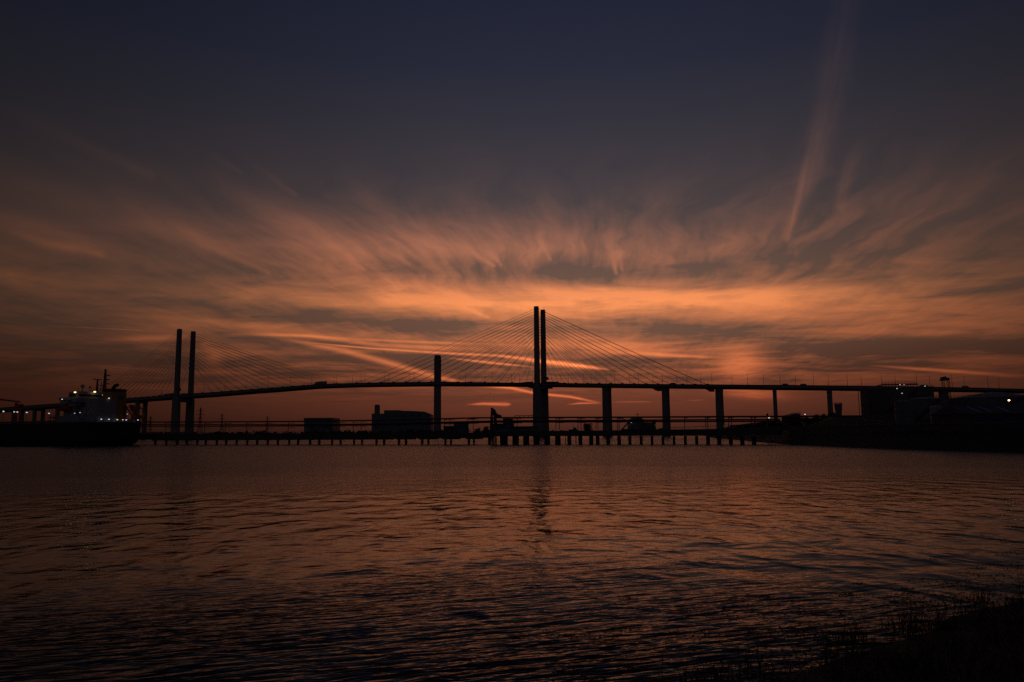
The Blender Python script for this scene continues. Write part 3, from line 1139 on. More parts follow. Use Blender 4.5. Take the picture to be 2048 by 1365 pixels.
for px, wpx in RP:
    mb = MB()
    b = jt(px, 885, 0)
    w = wpx / F_PX * b.y
    zt = jt(px, 872.6, 0).z
    if wpx > 3:
        for off in (0.4,):
            mb.hexa([b + JN * (off + sy) + JX * sx * w / 2 - UP * (b.z + 3) for sx, sy in ((-1, 0), (1, 0), (1, 1.2), (-1, 1.2))],
                    [b + JN * (off + sy) + JX * sx * w / 2 - UP * (b.z - zt) for sx, sy in ((-1, 0), (1, 0), (1, 1.2), (-1, 1.2))])
        mb.build("pile", M["timber"], jet, JO)
    else:
        c = b + JN * 0.1
        mb.tube([(c.x, c.y, -3), (c.x, c.y, zt)], w / 2, 8).build("fender_post", M["timber"], jet, JO)

# three pipelines on supports
def jpipe(pts, r, off):
    MB().tube([jt(x, y, off) for x, y in pts], r, 10).build("pipeline", M["pipe"], jet, JO)


jpipe([(190, 844.6), (300, 844.6), (420, 844.4), (600, 843.4), (760, 841.0), (862, 838.8), (950, 836.2), (1060, 835.6), (1240, 835.0), (1420, 834.0), (1600, 833.2), (1725, 832.8)], 0.33, 2.0)
jpipe([(190, 850), (420, 850), (600, 850.0), (760, 848.4), (880, 845.2), (1000, 842.3), (1240, 841.2), (1420, 840.2), (1560, 839.6)], 0.30, 3.2)
jpipe([(190, 853), (420, 853), (600, 852.4), (760, 850.3), (880, 847), (1000, 844.8), (1240, 844.0), (1420, 843.6), (1560, 842.8)], 0.28, 4.6)
SUP = [(330, 845), (371, 845), (409, 845), (450, 845), (492, 845), (533, 845), (576, 844.5), (618, 844), (655, 843.5), (679, 843), (706, 842.5), (722, 842.3), (751, 841.8), (766, 841.4), (796, 840.6), (810, 840.2), (842.5, 839.5), (855, 839), (889, 838), (900, 837.8),
       (936, 836.8), (946.5, 836.5), (1026, 836), (1034.5, 835.8), (1112, 835.5), (1119, 835.5), (1156, 835.4), (1162, 835.4), (1192, 835.2), (1196, 835.2), (1235, 835), (1238.6, 835), (1369.8, 834.4), (1412, 834.2), (1416, 834.2), (1457.5, 834), (1463.5, 834), (1503, 833.8), (1510, 833.8)]
for px, yt in SUP:
    mb = MB()
    yd = 867 if px < 975 else 860
    for off in (1.0, 5.4):
        a, b = jt(px, yd, off), jt(px, yt + 1.5, off)
        mb.beam(a, Vector((a.x, a.y, b.z)), 0.26)
    p = jt(px, yt + 2.2, 1.0)
    mb.beam(p - JN * 0.3, p + JN * 4.8, 0.24)
    p = jt(px, yt + 11.5 - max(0, (px - 500)) * 0.002, 1.0)
    mb.beam(p - JN * 0.3, p + JN * 4.8, 0.24)
    mb.build("pipe_support", M["steel"], jet, JO)
# braces, expansion-loop rack and the A-frame
for pts, w in (([(1243, 861), (1258, 843.5), (1274, 859)], 0.5), ([(1240, 836), (1258, 843)], 0.3), ([(625, 867), (645, 852), (672, 866)], 0.35), ([(640, 866), (655, 852)], 0.3), ([(655, 852), (676, 866)], 0.3)):
    mb = MB()
    for a, b in zip(pts, pts[1:]):
        mb.beam(jt(*a, 1.2), jt(*b, 1.2), w)
    mb.build("brace", M["steel"], jet, JO)
mb = MB()
for off in (1.2, 4.6):
    mb.beam(jt(1029, 832, off), jt(1068, 831.6, off), 0.28)
    for px in (1030, 1039, 1048, 1057, 1066):
        mb.beam(jt(px, 832, off), jt(px, 836, off), 0.18)
for px in (1030, 1048, 1066):
    mb.beam(jt(px, 832, 1.2), jt(px, 832, 4.6), 0.2)
mb.build("pipe_rack", M["steel"], jet, JO)
mb = MB()
for a, b in zip([(1320, 857.2), (1400, 853.2), (1480, 850), (1510, 846)], [(1400, 853.2), (1480, 850), (1510, 846), (1575, 841)]):
    mb.beam(jt(*a, -0.4), jt(*b, -0.4), 0.16)
for i in range(18):
    px = 1322 + i * 14
    y = 857.2 - (px - 1320) * 0.05 if px < 1480 else 849.5 - (px - 1480) * 0.09
    mb.beam(jt(px, y, -0.4), jt(px, y + 5, -0.4), 0.10)
mb.build("handrail", M["steel"], jet, JO)
mb = MB()
for off in (-0.2, 6.6):
    for a, b in ((190, 420), (420, 650), (650, 975)):
        mb.beam(jt(a, 866.0 - (a - 190) * 0.003, off), jt(b, 866.0 - (b - 190) * 0.003, off), 0.10)
    for i in range(60):
        px = 195 + i * 13
        y = 866.0 - (px - 190) * 0.003
        mb.beam(jt(px, y, off), jt(px, y + 3.5, off), 0.07)
mb.build("handrail", M["steel"], jet, JO)
# pipe brackets at the end of the trestle
for y in (838.4, 846.6):
    MB().beam(jt(941, y, 0.8), jt(950.5, y, 0.8), 0.5).build("pipe_anchor", M["steel"], jet, JO)


def cabin(px0, px1, yt, yb, off, dep, label, mat, name="cabin", roof=True):
    a, b = jt(px0, yb, off), jt(px1, yb, off)
    zt = jt((px0 + px1) / 2, yt, off).z
    c = (a + b) / 2
    zb = min(a.z, b.z)
    c.z = zb
    t = thing(name, label, name.replace("_", " "), c)
    a.z = b.z = zb
    e = UP * (zt - zb - 0.25)
    MB().hexa([a, b, b + JN * dep, a + JN * dep], [a + e, b + e, b + JN * dep + e, a + JN * dep + e]).build("wall", M[mat], t, c)
    e1 = UP * (zt - zb)
    o = JX * 0.25
    MB().hexa([a + e - o - JN * 0.25, b + e + o - JN * 0.25, b + JN * (dep + 0.25) + e + o, a + JN * (dep + 0.25) + e - o], [a + e1 - o - JN * 0.25, b + e1 + o - JN * 0.25, b + JN * (dep + 0.25) + e1 + o, a + JN * (dep + 0.25) + e1 - o]).build("roof", M["tankdark"], t, c)
    w = MB()
    w.box(c + JX * (b - a).length * 0.15 + UP * (zt - zb) * 0.6 - JN * 0.03, ((b - a).length * 0.3, 0.06, (zt - zb) * 0.22), (JX, JN, UP))
    w.build("window", M["blueglass"], t, c)
    d = MB()
    d.box(c - JX * (b - a).length * 0.28 + UP * (zt - zb) * 0.36 - JN * 0.03, (0.9, 0.06, (zt - zb) * 0.7), (JX, JN, UP))
    d.build("door", M["steel"], t, c)
    return t


cabin(907.5, 929, 845.6, 866, 2.0, 4.0, "blue square cabin on the jetty, left of the loading arm", "bluecab")
cabin(887, 904, 852.5, 866.5, 2.2, 3.5, "low dark cabin on the jetty beside the chimney's foot", "tankdark")
cabin(985.5, 1018, 847.5, 863, 1.2, 5.5, "wide blue-grey plant house under the loading arm on the wharf", "bluecab", "plant_house")
cabin(1006, 1017.5, 837.5, 847.5, 1.8, 4.0, "small control cabin sitting on the wharf plant house roof", "bluecab", "control_cabin")
cabin(1018.5, 1066, 853, 863.3, 1.0, 6.0, "long low store shed on the wharf in front of the taller pylon", "tankdark", "store_shed")

# loading arm (a folded marine arm on a riser)
c = jt(984, 862, -0.2)
la = thing("loading_arm", "dark folded loading arm raised above the wharf end", "loading arm", c)
mb = MB()
mb.beam(jt(979.5, 887, -0.6) - UP * 2, jt(984.2, 817.5, -0.6), 0.9, 0.9, 0.75, 0.75)
mb.beam(jt(984.5, 887, 1.6) - UP * 2, jt(985, 835, 1.6), 0.4)
mb.build("riser", M["steel"], la, c)
mb = MB()
mb.beam(jt(983.3, 816.5, -0.6), jt(986, 822, -0.6), 0.9, 0.9)
mb.build("elbow", M["steel"], la, c)
mb = MB()
p = [jt(x, y, -0.4) for x, y in ((984.5, 818), (988.2, 818.6), (992.5, 827.8), (1001.5, 831.4), (1002, 834.2), (993, 835.5), (990, 838), (987, 833), (984.5, 827))]
mb.prism(p, JN * 0.9)
mb.build("outer_arm", M["steel"], la, c)
mb = MB()
mb.beam(jt(989.5, 834, -0.2), jt(991.5, 848, -0.2), 1.1)
mb.build("counterweight", M["steel"], la, c)
mb = MB()
for px in (977, 981, 987.5, 990.5):
    mb.beam(jt(px, 887, 0.3) - UP * 2, jt(px, 872, 0.3), 0.42)
mb.build("leg", M["timber"], la, c)

# ------------------------------------------------------------------ tanker at the left
SB = Vector((-0.91, 0.415, 0)).normalized()       # towards the bow
SLT = Vector((SB.y, -SB.x, 0))
SLT = SLT if SLT.y > 0 else -SLT                  # across, away from the camera
SO = Vector((-216, 398.7, 0))


def sp_(s, t, z):
    return SO + SB * s + SLT * t + UP * z


def ship_hit(px, py, s=None, t=None):
    """point on the ship's plane s = const or t = const seen at that pixel"""
    if s is not None:
        return on_plane(px, py, sp_(s, 0, 0), SB)
    return on_plane(px, py, sp_(0, t, 0), SLT)


ship = thing("tanker", "black-hulled tanker with lit white accommodation and ochre funnel", "tanker", SO)
BEAM = 29.0
SF = (SB, SLT, UP)
hb = MB()
secs = []
for s, w, flare, keel in ((-3, 0.72, 0.80, 3.0), (0, 0.86, 0.92, 1.0), (8, 0.98, 1.0, -1), (20, 1.0, 1.0, -2), (60, 1.0, 1.0, -2), (120, 1.0, 1.0, -2), (150, 0.86, 0.96, -2), (168, 0.45, 0.72, -2), (178, 0.06, 0.16, -2)):
    zt = 12.2 if s < 150 else 12.2 + (s - 150) * 0.12
    h0, h1 = BEAM / 2 * w, BEAM / 2 * flare
    secs.append([hb.bm.verts.new(sp_(s, BEAM / 2 + sg * h, z)) for sg, h, z in ((-1, h0 * 0.9, keel), (-1, h0, max(3.0, keel + 1)), (-1, h1, zt), (1, h1, zt), (1, h0, max(3.0, keel + 1)), (1, h0 * 0.9, keel))])
for a, b in zip(secs, secs[1:]):
    for k in range(6):
        hb._face([a[k], a[(k + 1) % 6], b[(k + 1) % 6], b[k]])
hb._face(secs[0])
hb._face(secs[-1][::-1])
hull = hb.build("hull", M["hull"], ship, SO)
MB().box(sp_(80, BEAM / 2, 12.26), (150, BEAM * 0.9, 0.1), SF).build("deck_plating", M["deckred"], hull, SO)
bl = MB()
for t_ in (0.3, BEAM - 0.3):
    for z in (12.8, 13.3):
        bl.beam(sp_(2, t_, z), sp_(150, t_, z), 0.06)
    for k in range(75):
        bl.beam(sp_(2 + k * 2, t_, 12.2), sp_(2 + k * 2, t_, 13.3), 0.06)
bl.build("bulwark_rail", M["white"], hull, SO)

zW = ship_hit(150, 797.0, s=25.5).z             # top of the bridge wing
zH = ship_hit(180, 784.0, s=23).z               # wheelhouse roof
acc = MB()
acc.box(sp_(22.4, BEAM / 2, (12.3 + zW - 2.4) / 2), (8, 25.5, zW - 2.4 - 12.3), SF)
acco = acc.build("accommodation", M["white"], ship, SO)
ac2 = MB()
ac2.box(sp_(22, BEAM / 2, 14.0), (17, BEAM - 1.5, 3.4), SF)
ac2.box(sp_(15.8, BEAM / 2 - 3, 18.0), (5.0, 14.0, 4.6), SF)
ac2.box(sp_(14.8, BEAM / 2 - 1, 21.6), (4.0, 9.0, 2.6), SF)
ac2.build("poop_house", M["white"], acco, SO)
ac3 = MB()
tq0, tq1 = [(ship_hit(x_, 820, s=4.5) - sp_(4.5, 0, 0)).dot(SLT) for x_ in (196, 233.5)]
ac3.box(sp_(9.5, (tq0 + tq1) / 2, (12.2 + ship_hit(215, 798, s=4.5).z) / 2), (10, tq1 - tq0, ship_hit(215, 798, s=4.5).z - 12.2), SF)
ac3.build("engine_casing", M["white"], acco, SO)
dr = MB()
for z_ in (15.75, 18.3, 20.9, zW - 2.45):
    dr.box(sp_(22.0, BEAM / 2, z_), (9.6, 27.2, 0.16), SF)
dr.build("deck_edge", M["white"], acco, SO)
lbm = MB()
lbm.tube([sp_(20, 0.2, 19.5), sp_(21, 0.2, 19.5), sp_(26, 0.2, 19.5), sp_(27, 0.2, 19.5)], 1.15, 10)
lbm.build("rescue_boat", M["red"], ship, SO)
acc = MB()
acc.box(sp_(23, BEAM / 2, zW - 1.3), (8, 23.0, 2.2), SF)
acc.build("upper_house", M["white"], acco, SO)
wg = MB()
wg.box(sp_(25.5, BEAM / 2, zW - 0.6), (4.5, BEAM + 1.5, 1.4), SF)
wg.box(sp_(25.5, 1.2, zW - 2.3), (3.4, 3.0, 2.2), SF)
wg.beam(sp_(25.5, 0.2, zW - 3.4), sp_(24.5, 2.2, zW - 6.5), 1.2, 0.5)
wg.build("bridge_wing", M["white"], ship, SO)
wh = MB()
wh.box(sp_(26, BEAM / 2 + 0.5, (zW + zH) / 2 - 0.2), (6.5, 18.5, zH - zW - 0.4), SF)
whe = wh.build("wheelhouse", M["white"], ship, SO)
ww = MB()
ww.box(sp_(22.72, BEAM / 2 + 0.5, zW + 1.7), (0.1, 16.5, 1.0), SF)
ww.box(sp_(26, BEAM / 2 - 8.78, zW + 1.7), (5.5, 0.1, 1.0), SF)
ww.build("window", M["blueglass"], whe, SO)
mk = MB()
mk.box(sp_(26, BEAM / 2 - 0.5, zH - 0.2), (5.5, 14.0, 0.5), SF)
mk.box(sp_(27.0, BEAM / 2 + 5, zH + 0.5), (3.0, 3.2, 1.0), SF)
mk.build("monkey_island", M["white"], whe, SO)
# rows of dark ports on the aft face and the near side
for z in (14.9, 17.4, 19.9):
    pw = MB()
    for k in range(7):
        pw.box(sp_(18.36, 4.2 + k * 3.3, z), (0.1, 0.9, 0.8), SF)
    for k in range(3):
        pw.box(sp_(20.2 + k * 2.4, 1.71, z), (0.9, 0.1, 0.8), SF)
    pw.build("window", M["blueglass"], acco, SO)
# outside stairs on the aft face
st = MB()
for k, (ta, tb, za, zb) in enumerate(((20, 13, 13, 16.5), (13, 20, 16.5, 19.5), (20, 11, 19.5, zW - 1))):
    st.beam(sp_(17.6, ta, za), sp_(17.6, tb, zb), 0.9, 0.3)
    st.box(sp_(17.6, tb, zb), (1.4, 3.0, 0.2), SF)
st.build("stairs", M["tankdark"], acco, SO)

# mast with yards, radar and aerial balls above the wheelhouse
mst = MB()
zb = zH + 0.6
c = ship_hit(208, 800, s=28)
tm = (c - sp_(28, 0, 0)).dot(SLT)
ztop = ship_hit(208, 738.5, s=28).z
mst.beam(sp_(28, tm, zb - 1.2), sp_(28, tm, ztop - 2), 1.6, 1.6, 1.0, 1.0)
mst.beam(sp_(28, tm, ztop - 2), sp_(28, tm, ztop), 0.5)
for zz_, L0, L1 in ((ztop - 0.5, -0.8, 0.9), (ztop - 3.4, -0.2, 3.0), (ztop - 5.8, -0.3, 2.6), (ztop - 8.2, -0.4, 3.0)):
    mst.beam(sp_(28, tm + L0, zz_), sp_(28, tm + L1, zz_), 0.55)
mst.box(sp_(28, tm, ztop - 1.5), (0.8, 0.9, 0.6), SF)
mst.box(sp_(28, tm, ztop - 4.4), (0.9, 0.9, 0.7), SF)
for sg in (-1, 1):
    mst.beam(sp_(28 + sg * 1.5, tm - 3.2, zb - 1), sp_(28, tm - 0.1, ztop - 7.5), 0.22)
mst.build("mast", M["steel"], ship, SO)
rd = MB()
tr = (ship_hit(193.5, 790, s=27) - sp_(27, 0, 0)).dot(SLT)
zr = ship_hit(193.5, 759.5, s=27).z
rd.beam(sp_(27, tr, zb - 1), sp_(27, tr, zr), 1.1, 1.1, 0.6, 0.6)
rd.beam(sp_(27, tr, zr - 3.0), sp_(27, tm, zr - 3.0), 0.3)
rd.beam(sp_(27, tr + 2.4, zb - 0.5), sp_(27, tr + 2.4, zr - 1.2), 0.3)
rdo = rd.build("radar_mast", M["steel"], ship, SO)
MB().beam(sp_(27, tr - 2.6, zr + 0.15), sp_(27, tr + 2.6, zr + 0.05), 0.45, 0.55).build("radar_scanner", M["white"], rdo, SO)
for px, py, r in ((165.5, 773, 1.1), (180.2, 775.2, 0.7)):
    tt = (ship_hit(px, py, s=28) - sp_(28, 0, 0)).dot(SLT)
    zz_ = ship_hit(px, py, s=28).z
    d = MB()
    d.sphere(sp_(28, tt, zz_), r, 14)
    d.tube([sp_(28, tt, zH - 0.3), sp_(28, tt, zz_ - r * 0.7)], r * 0.3, 8)
    d.build("aerial_dome", M["white"], ship, SO)
for px, h in ((157, 3.0), (221, 3.2)):
    tt = (ship_hit(px, 785, s=28) - sp_(28, 0, 0)).dot(SLT)
    MB().tube([sp_(28, tt, zW), sp_(28, tt, zW + 3 + h)], 0.06, 6).build("whip_aerial", M["steel"], ship, SO)

# funnel casing aft, yellow with a black top and bent exhaust pipes
sF = 9.0
tf0 = (ship_hit(219.5, 800, s=sF - 3) - sp_(sF - 3, 0, 0)).dot(SLT)
tf1 = (ship_hit(253, 800, s=sF - 3) - sp_(sF - 3, 0, 0)).dot(SLT)
zf = ship_hit(235, 779, s=sF).z
fw = tf1 - tf0
tc_ = (tf0 + tf1) / 2
fn = MB()
def fq(z, wa, wb2):
    return [sp_(sF + sx * wa / 2, tc_ + sy * wb2 / 2, z) for sx, sy in ((-1, -1), (1, -1), (1, 1), (-1, 1))]
fn.hexa(fq(12.2, 8, fw * 1.02), fq(zf - 1.6, 7, fw * 0.86))
fo = fn.build("funnel", M["funnel"], ship, SO)
fn = MB()
fn.hexa(fq(zf - 1.6, 7.1, fw * 0.88), fq(zf, 7.1, fw * 0.87))
fn.build("funnel_cap", M["black"], fo, SO)
ex = MB()
for o_ in (-1.5, 0.0, 1.4):
    t0 = tc_ - 0.8 + o_ * 0.55
    ex.tube([sp_(sF + o_, t0, zf - 0.4), sp_(sF + o_, t0, zf + 0.9), sp_(sF + o_ * 0.9, t0 + 0.7, zf + 1.9), sp_(sF + o_ * 0.8, t0 + 2.4, zf + 2.3)], 0.85, 10)
ex.tube([sp_(sF, tc_ + 3.2, zf - 0.2), sp_(sF, tc_ + 3.2, zf + 0.7), sp_(sF, tc_ + 3.8, zf + 1.0)], 0.2, 8)
ex.build("exhaust_pipe", M["black"], fo, SO)
em = MB()
em.box(sp_(sF - 4.05, tc_ + 1.0, zf - 4.5), (0.1, 2.6, 2.0), SF)
em.build("funnel_panel", M["bluecab"], fo, SO)

# free-fall lifeboat on its stern ramp, orange and yellow frames
lf = MB()
tl_ = (ship_hit(268, 830, s=0) - sp_(0, 0, 0)).dot(SLT)
ra = [sp_(3.5, tl_ + 0.5, 21.2), sp_(-4.5, tl_ + 0.5, 14.2)]
prof = []
d = (ra[1] - ra[0]).normalized()
lf.tube([ra[0], ra[0] + d * 0.8, ra[0] + d * 2.2, ra[0] + d * 6.5, ra[0] + d * 8.6, ra[0] + d * 9.6], 1.4, 14)
for v in lf.bm.verts:
    k = (v.co - ra[0]).dot(d)
    ctr = ra[0] + d * k
    f = min(1.0, 0.35 + k * 0.5) * (1.0 if k < 6.6 else max(0.15, 1 - (k - 6.5) / 3.6))
    v.co = ctr + (v.co - ctr) * f
lf.build("lifeboat", M["red"], ship, SO, smooth=True)
dv = MB()
for t_ in (tl_ - 2.0, tl_ + 3.0):
    dv.beam(sp_(5, t_, 21.5), sp_(-5.5, t_, 12.0), 0.5, 0.7)
    dv.beam(sp_(4, t_, 12.2), sp_(4, t_, 21.0), 0.55)
    dv.beam(sp_(-1, t_, 12.2), sp_(-1, t_, 16.4), 0.5)
dv.beam(sp_(4, tl_ - 2, 20.6), sp_(4, tl_ + 3, 20.6), 0.45)
dv.build("lifeboat_ramp", M["red"], ship, SO)
dv = MB()
tdv = (ship_hit(286, 830, s=0) - sp_(0, 0, 0)).dot(SLT)
dv.beam(sp_(0, tdv, 12.2), sp_(0, tdv, 19.5), 0.8)
dv.beam(sp_(0, tdv, 19.4), sp_(1.5, tdv - 2.6, 21.2), 0.7)
dv.beam(sp_(1.5, tdv - 2.6, 21.2), sp_(3, tdv - 7, 21.6), 0.6)
dv.build("provision_crane", M["yellow"], ship, SO)
dv = MB()
dv.box(sp_(6, tl_ + 0.5, 13.2), (6, 8.5, 2.0), SF)
dv.build("steering_house", M["white"], ship, SO)

# cargo deck: manifold pipes, hose crane and posts towards the bow
cp = MB()
for t_ in (11, 13, 14.5, 16, 18):
    cp.tube([sp_(36, t_, 13.4), sp_(150, t_, 13.4)], 0.22, 8)
for k in range(18):
    cp.beam(sp_(40 + k * 6, 10, 13.0), sp_(40 + k * 6, 19, 13.0), 0.25)
cp.build("cargo_pipes", M["deckred"], ship, SO)
hc = MB()
ha, hb_ = ship_hit(-14, 797.5, t=BEAM / 2), ship_hit(40.5, 804.5, t=BEAM / 2)
hp = ship_hit(33, 806, t=BEAM / 2)
hc.beam(ha, hb_, 0.9, 1.1, 0.6, 0.7)
hco = hc.build("hose_crane", M["red"], ship, SO)
hc = MB()
hc.beam(hp, Vector((hp.x, hp.y, 12.3)), 1.2)
hx = ship_hit(41, 812, t=BEAM / 2)
hc.box(hx, (2.4, 2.2, 1.8), SF)
hc.beam(hx, Vector((hx.x, hx.y, 12.3)), 0.8)
hc.build("crane_post", M["red"], hco, SO)
vp = MB()
for s_ in (42, 44.5, 58, 74):
    vp.tube([sp_(s_, 7, 12.2), sp_(s_, 7, 16.5)], 0.25, 8)
vp.box(sp_(43.2, 7, 15.2), (3.2, 0.8, 0.5), SF)
vp.build("vent_post", M["deckred"], ship, SO)


def ship_lamp(px, py, r, mat, s=None, t=None, parent=None):
    p = ship_hit(px, py, s=s, t=t)
    o = MB()
    to = (EYE - p).normalized()
    o.sphere(p, r, 10, 0.6)
    o.build("lamp", M[mat], ship, SO)
    k = MB()
    base = p + UP * (r * 0.6)
    k.box(p + UP * (r * 0.75 + 0.1) - to * 0.1, (r * 1.6, r * 1.6, 0.16), SF)
    k.build("lamp_housing", M["steel"], ship, SO)


for px, py, r, mat, s_ in ((150.2, 785, 0.62, "warm_lamp", 21.5), (189.6, 784.2, 0.68, "warm_lamp", 21.5), (124.2, 799, 0.36, "cool_lamp", 22.6), (205.2, 790.6, 0.36, "dim_lamp", 18.6), (218, 797, 0.42, "cool_lamp", 4.0),
                           (149.2, 827, 0.36, "dim_lamp", 12.8), (160, 825.6, 0.38, "dim_lamp", 12.8), (176.2, 825.4, 0.38, "dim_lamp", 12.8), (189.6, 826.4, 0.34, "dim_lamp", 12.8),
                           (202.6, 838.8, 0.40, "cool_lamp", 3.0), (217.8, 839.2, 0.42, "cool_lamp", 3.0), (234.6, 839.8, 0.42, "cool_lamp", 3.0), (245.6, 840.0, 0.34, "cool_lamp", 3.0), (252.4, 840.2, 0.42, "cool_lamp", 3.0),
                           (276, 840.6, 0.40, "cool_lamp", 1.0), (254.6, 828.6, 0.30, "dim_lamp", 3.0)):
    ship_lamp(px, py, r, mat, s=s_)
for px, py, r, mat in ((7, 823.4, 0.5, "cool_lamp"), (28.4, 824.2, 0.42, "cool_lamp"), (34.6, 824.6, 0.44, "cool_lamp"), (53.6, 825.4, 0.46, "cool_lamp"), (98, 827.2, 0.42, "cool_lamp")):
    ship_lamp(px, py, r, mat, t=8.0)
    p = ship_hit(px, py, t=8.0)
    MB().tube([Vector((p.x, p.y, 12.3)), p + UP * 0.4], 0.12, 6).build("lamp_post", M["steel"], ship, SO)

# ------------------------------------------------------------------ ship and craft on the far side of the river
YS = 800.0
o = at(1283, 866, YS)
o.z = 0
fs = thing("cargo_ship", "grey hazy ship behind the jetty's A-frame brace", "ship", o)
def fbk(prof, Y, dep, name, mat):
    pts = [at(px, py, Y) for px, py in prof]
    return MB().prism(pts, (0, dep, 0)).build(name, M[mat], fs, o)
fbk([(1246, 858.5), (1310, 859.5), (1326, 857), (1322, 868), (1250, 868)], YS - 3, 18, "hull", "hull")
fbk([(1259, 839), (1288, 838.4), (1288.5, 859), (1258, 859)], YS, 12, "accommodation", "cladding")
fbk([(1263, 836.6), (1284, 836.4), (1284, 839), (1263, 839)], YS + 2, 8, "wheelhouse", "cladding")
fbk([(1289, 845.5), (1304, 845.8), (1312, 853), (1312, 859.5), (1289, 859)], YS + 1, 10, "forward_house", "cladding")
fbk([(1305.5, 839.5), (1311, 839.5), (1312, 850), (1305, 848)], YS + 3, 5, "funnel", "tankdark")
mb = MB()
mb.beam(at(1274.8, 837, YS + 5), at(1274.8, 825.8, YS + 5), 0.5)
mb.beam(at(1270.4, 829.6, YS + 5), at(1279.4, 829.8, YS + 5), 0.4)
mb.build("mast", M["steel"], fs, o)
MB().sphere(at(1262, 845.6, YS - 2), 0.6, 10).build("lamp", M["cool_lamp"], fs, o)

o = at(1147, 860, 900)
o.z = 0
wb2 = thing("workboat", "small dark workboat with a thin mast below the jetty pipes", "boat", o)
MB().prism([at(1137, 859.5, 900), at(1156, 859, 900), at(1153, 866, 900), at(1139, 866, 900)], (0, 4, 0)).build("hull", M["hull"], wb2, o)
MB().prism([at(1147, 855.5, 901), at(1152.5, 855.3, 901), at(1153, 859.5, 901), at(1147, 859.5, 901)], (0, 2.5, 0)).build("wheelhouse", M["cladding"], wb2, o)
MB().tube([at(1146.5, 859, 902), at(1146.2, 848.4, 902)], 0.25, 6).build("mast", M["steel"], wb2, o)


def tree(px, ybase, ytop, Y, w, label, zb, g=None):
    p = at(px, ybase, Y)
    zt = at(px, ytop, Y).z
    o = Vector((p.x, Y, zb))
    h = zt - zb
    t = thing("tree", label, "tree", o, g)
    tr_ = MB()
    tr_.tube([o - UP * 0.5, o + UP * h * 0.4, o + UP * h * 0.8], h * 0.045, 8, h * 0.015)
    for k in range(5):
        a = random.uniform(0, 6.28)
        tr_.tube([o + UP * h * (0.3 + 0.1 * k), o + UP * h * (0.5 + 0.1 * k) + Vector((math.cos(a), math.sin(a), 0)) * w * 0.35], h * 0.015, 5, h * 0.006)
    tr_.build("trunk", M["bark"], t, o)
    cr = MB()
    for k in range(22):
        a, rr = random.uniform(0, 6.28), random.random() ** 0.5 * w * 0.5
        zz_ = random.uniform(0.18, 0.88) * (1 - 0.35 * (rr / w) ** 2)
        leaf_clump(cr, o + Vector((math.cos(a) * rr, math.sin(a) * rr, zz_ * h)), h * 0.2, 80, h * 0.04)
    cr.build("crown", M["leaf"], t, o)


tree(1176, 859, 845.8, 1100, 9, "lone bushy tree on the far shore, between two pipe supports", 3.0)
tree(973, 862, 853, 1150, 12, "low spreading tree on the far shore, left of the loading arm", 3.0)
tree(955, 862, 855.5, 1180, 10, "smaller low tree on the far shore, right of the trestle's last piles", 3.0)

# ------------------------------------------------------------------ oil terminal on the right bank
def rail_ring(mb, c, r, z, a0, a1, n=28, h=1.1):
    pts = [c + Vector((r * math.cos(a0 + (a1 - a0) * k / n), r * math.sin(a0 + (a1 - a0) * k / n), z)) for k in range(n + 1)]
    for a, b in zip(pts, pts[1:]):
        for hh in (h, h * 0.55):
            mb.beam(a + UP * hh, b + UP * hh, 0.08)
    for p in pts:
        mb.beam(p, p + UP * h, 0.08)


def cyl_tank(pxc, hw, ytop, Y, zb, label, mat, roof, name="storage_tank", g="storage tanks on the right bank", rail=True):
    c0 = at(pxc, ytop, Y)
    r = hw / F_PX * Y / (1 - hw / F_PX)
    c = Vector((at(pxc, ytop, Y + r).x, Y + r, zb))
    H = c0.z - zb
    t = thing(name, label, "tank", c, g)
    prof = [(r * 1.02, -1.0), (r * 1.02, 0.4), (r, 0.4)]
    n = 5
    for k in range(1, n + 1):
        z = 0.4 + (H - 0.4) * k / n
        prof += [(r, z - 0.12), (r + 0.10, z - 0.1), (r + 0.10, z + 0.0)] + ([(r, z + 0.02)] if k < n else [])
    MB().lathe(c, prof, 48).build("shell", M[mat], t, c)
    MB().lathe(c + UP * (H + 0.01), [(r + 0.02, 0), (r * 0.5, roof * 0.55), (0.6, roof), (0, roof)], 48).build("roof", M[mat], t, c)
    if rail:
        rm = MB()
        rail_ring(rm, c, r - 0.1, H, 0, 2 * math.pi, 48)
        rm.build("railing", M["steel"], t, c)
        st_ = MB()
        n = 40
        for k in range(n):
            a = math.pi * 1.05 + k / n * 1.6
            zz_ = H * k / n
            p = c + Vector((math.cos(a), math.sin(a), 0)) * (r + 0.5) + UP * zz_
            st_.box(p, (0.9, 0.9, 0.08))
            p2 = c + Vector((math.cos(a), math.sin(a), 0)) * (r + 0.95) + UP * zz_
            st_.beam(p2, p2 + UP * 1.1, 0.06)
        st_.build("stairs", M["steel"], t, c)
    return t, c, r, H


ZB = 6.0
t, c, r, H = cyl_tank(1792, 66, 775.5, 330, ZB, "largest dark storage tank, with a lattice stair tower at its left side", "tankdark", 0.8)
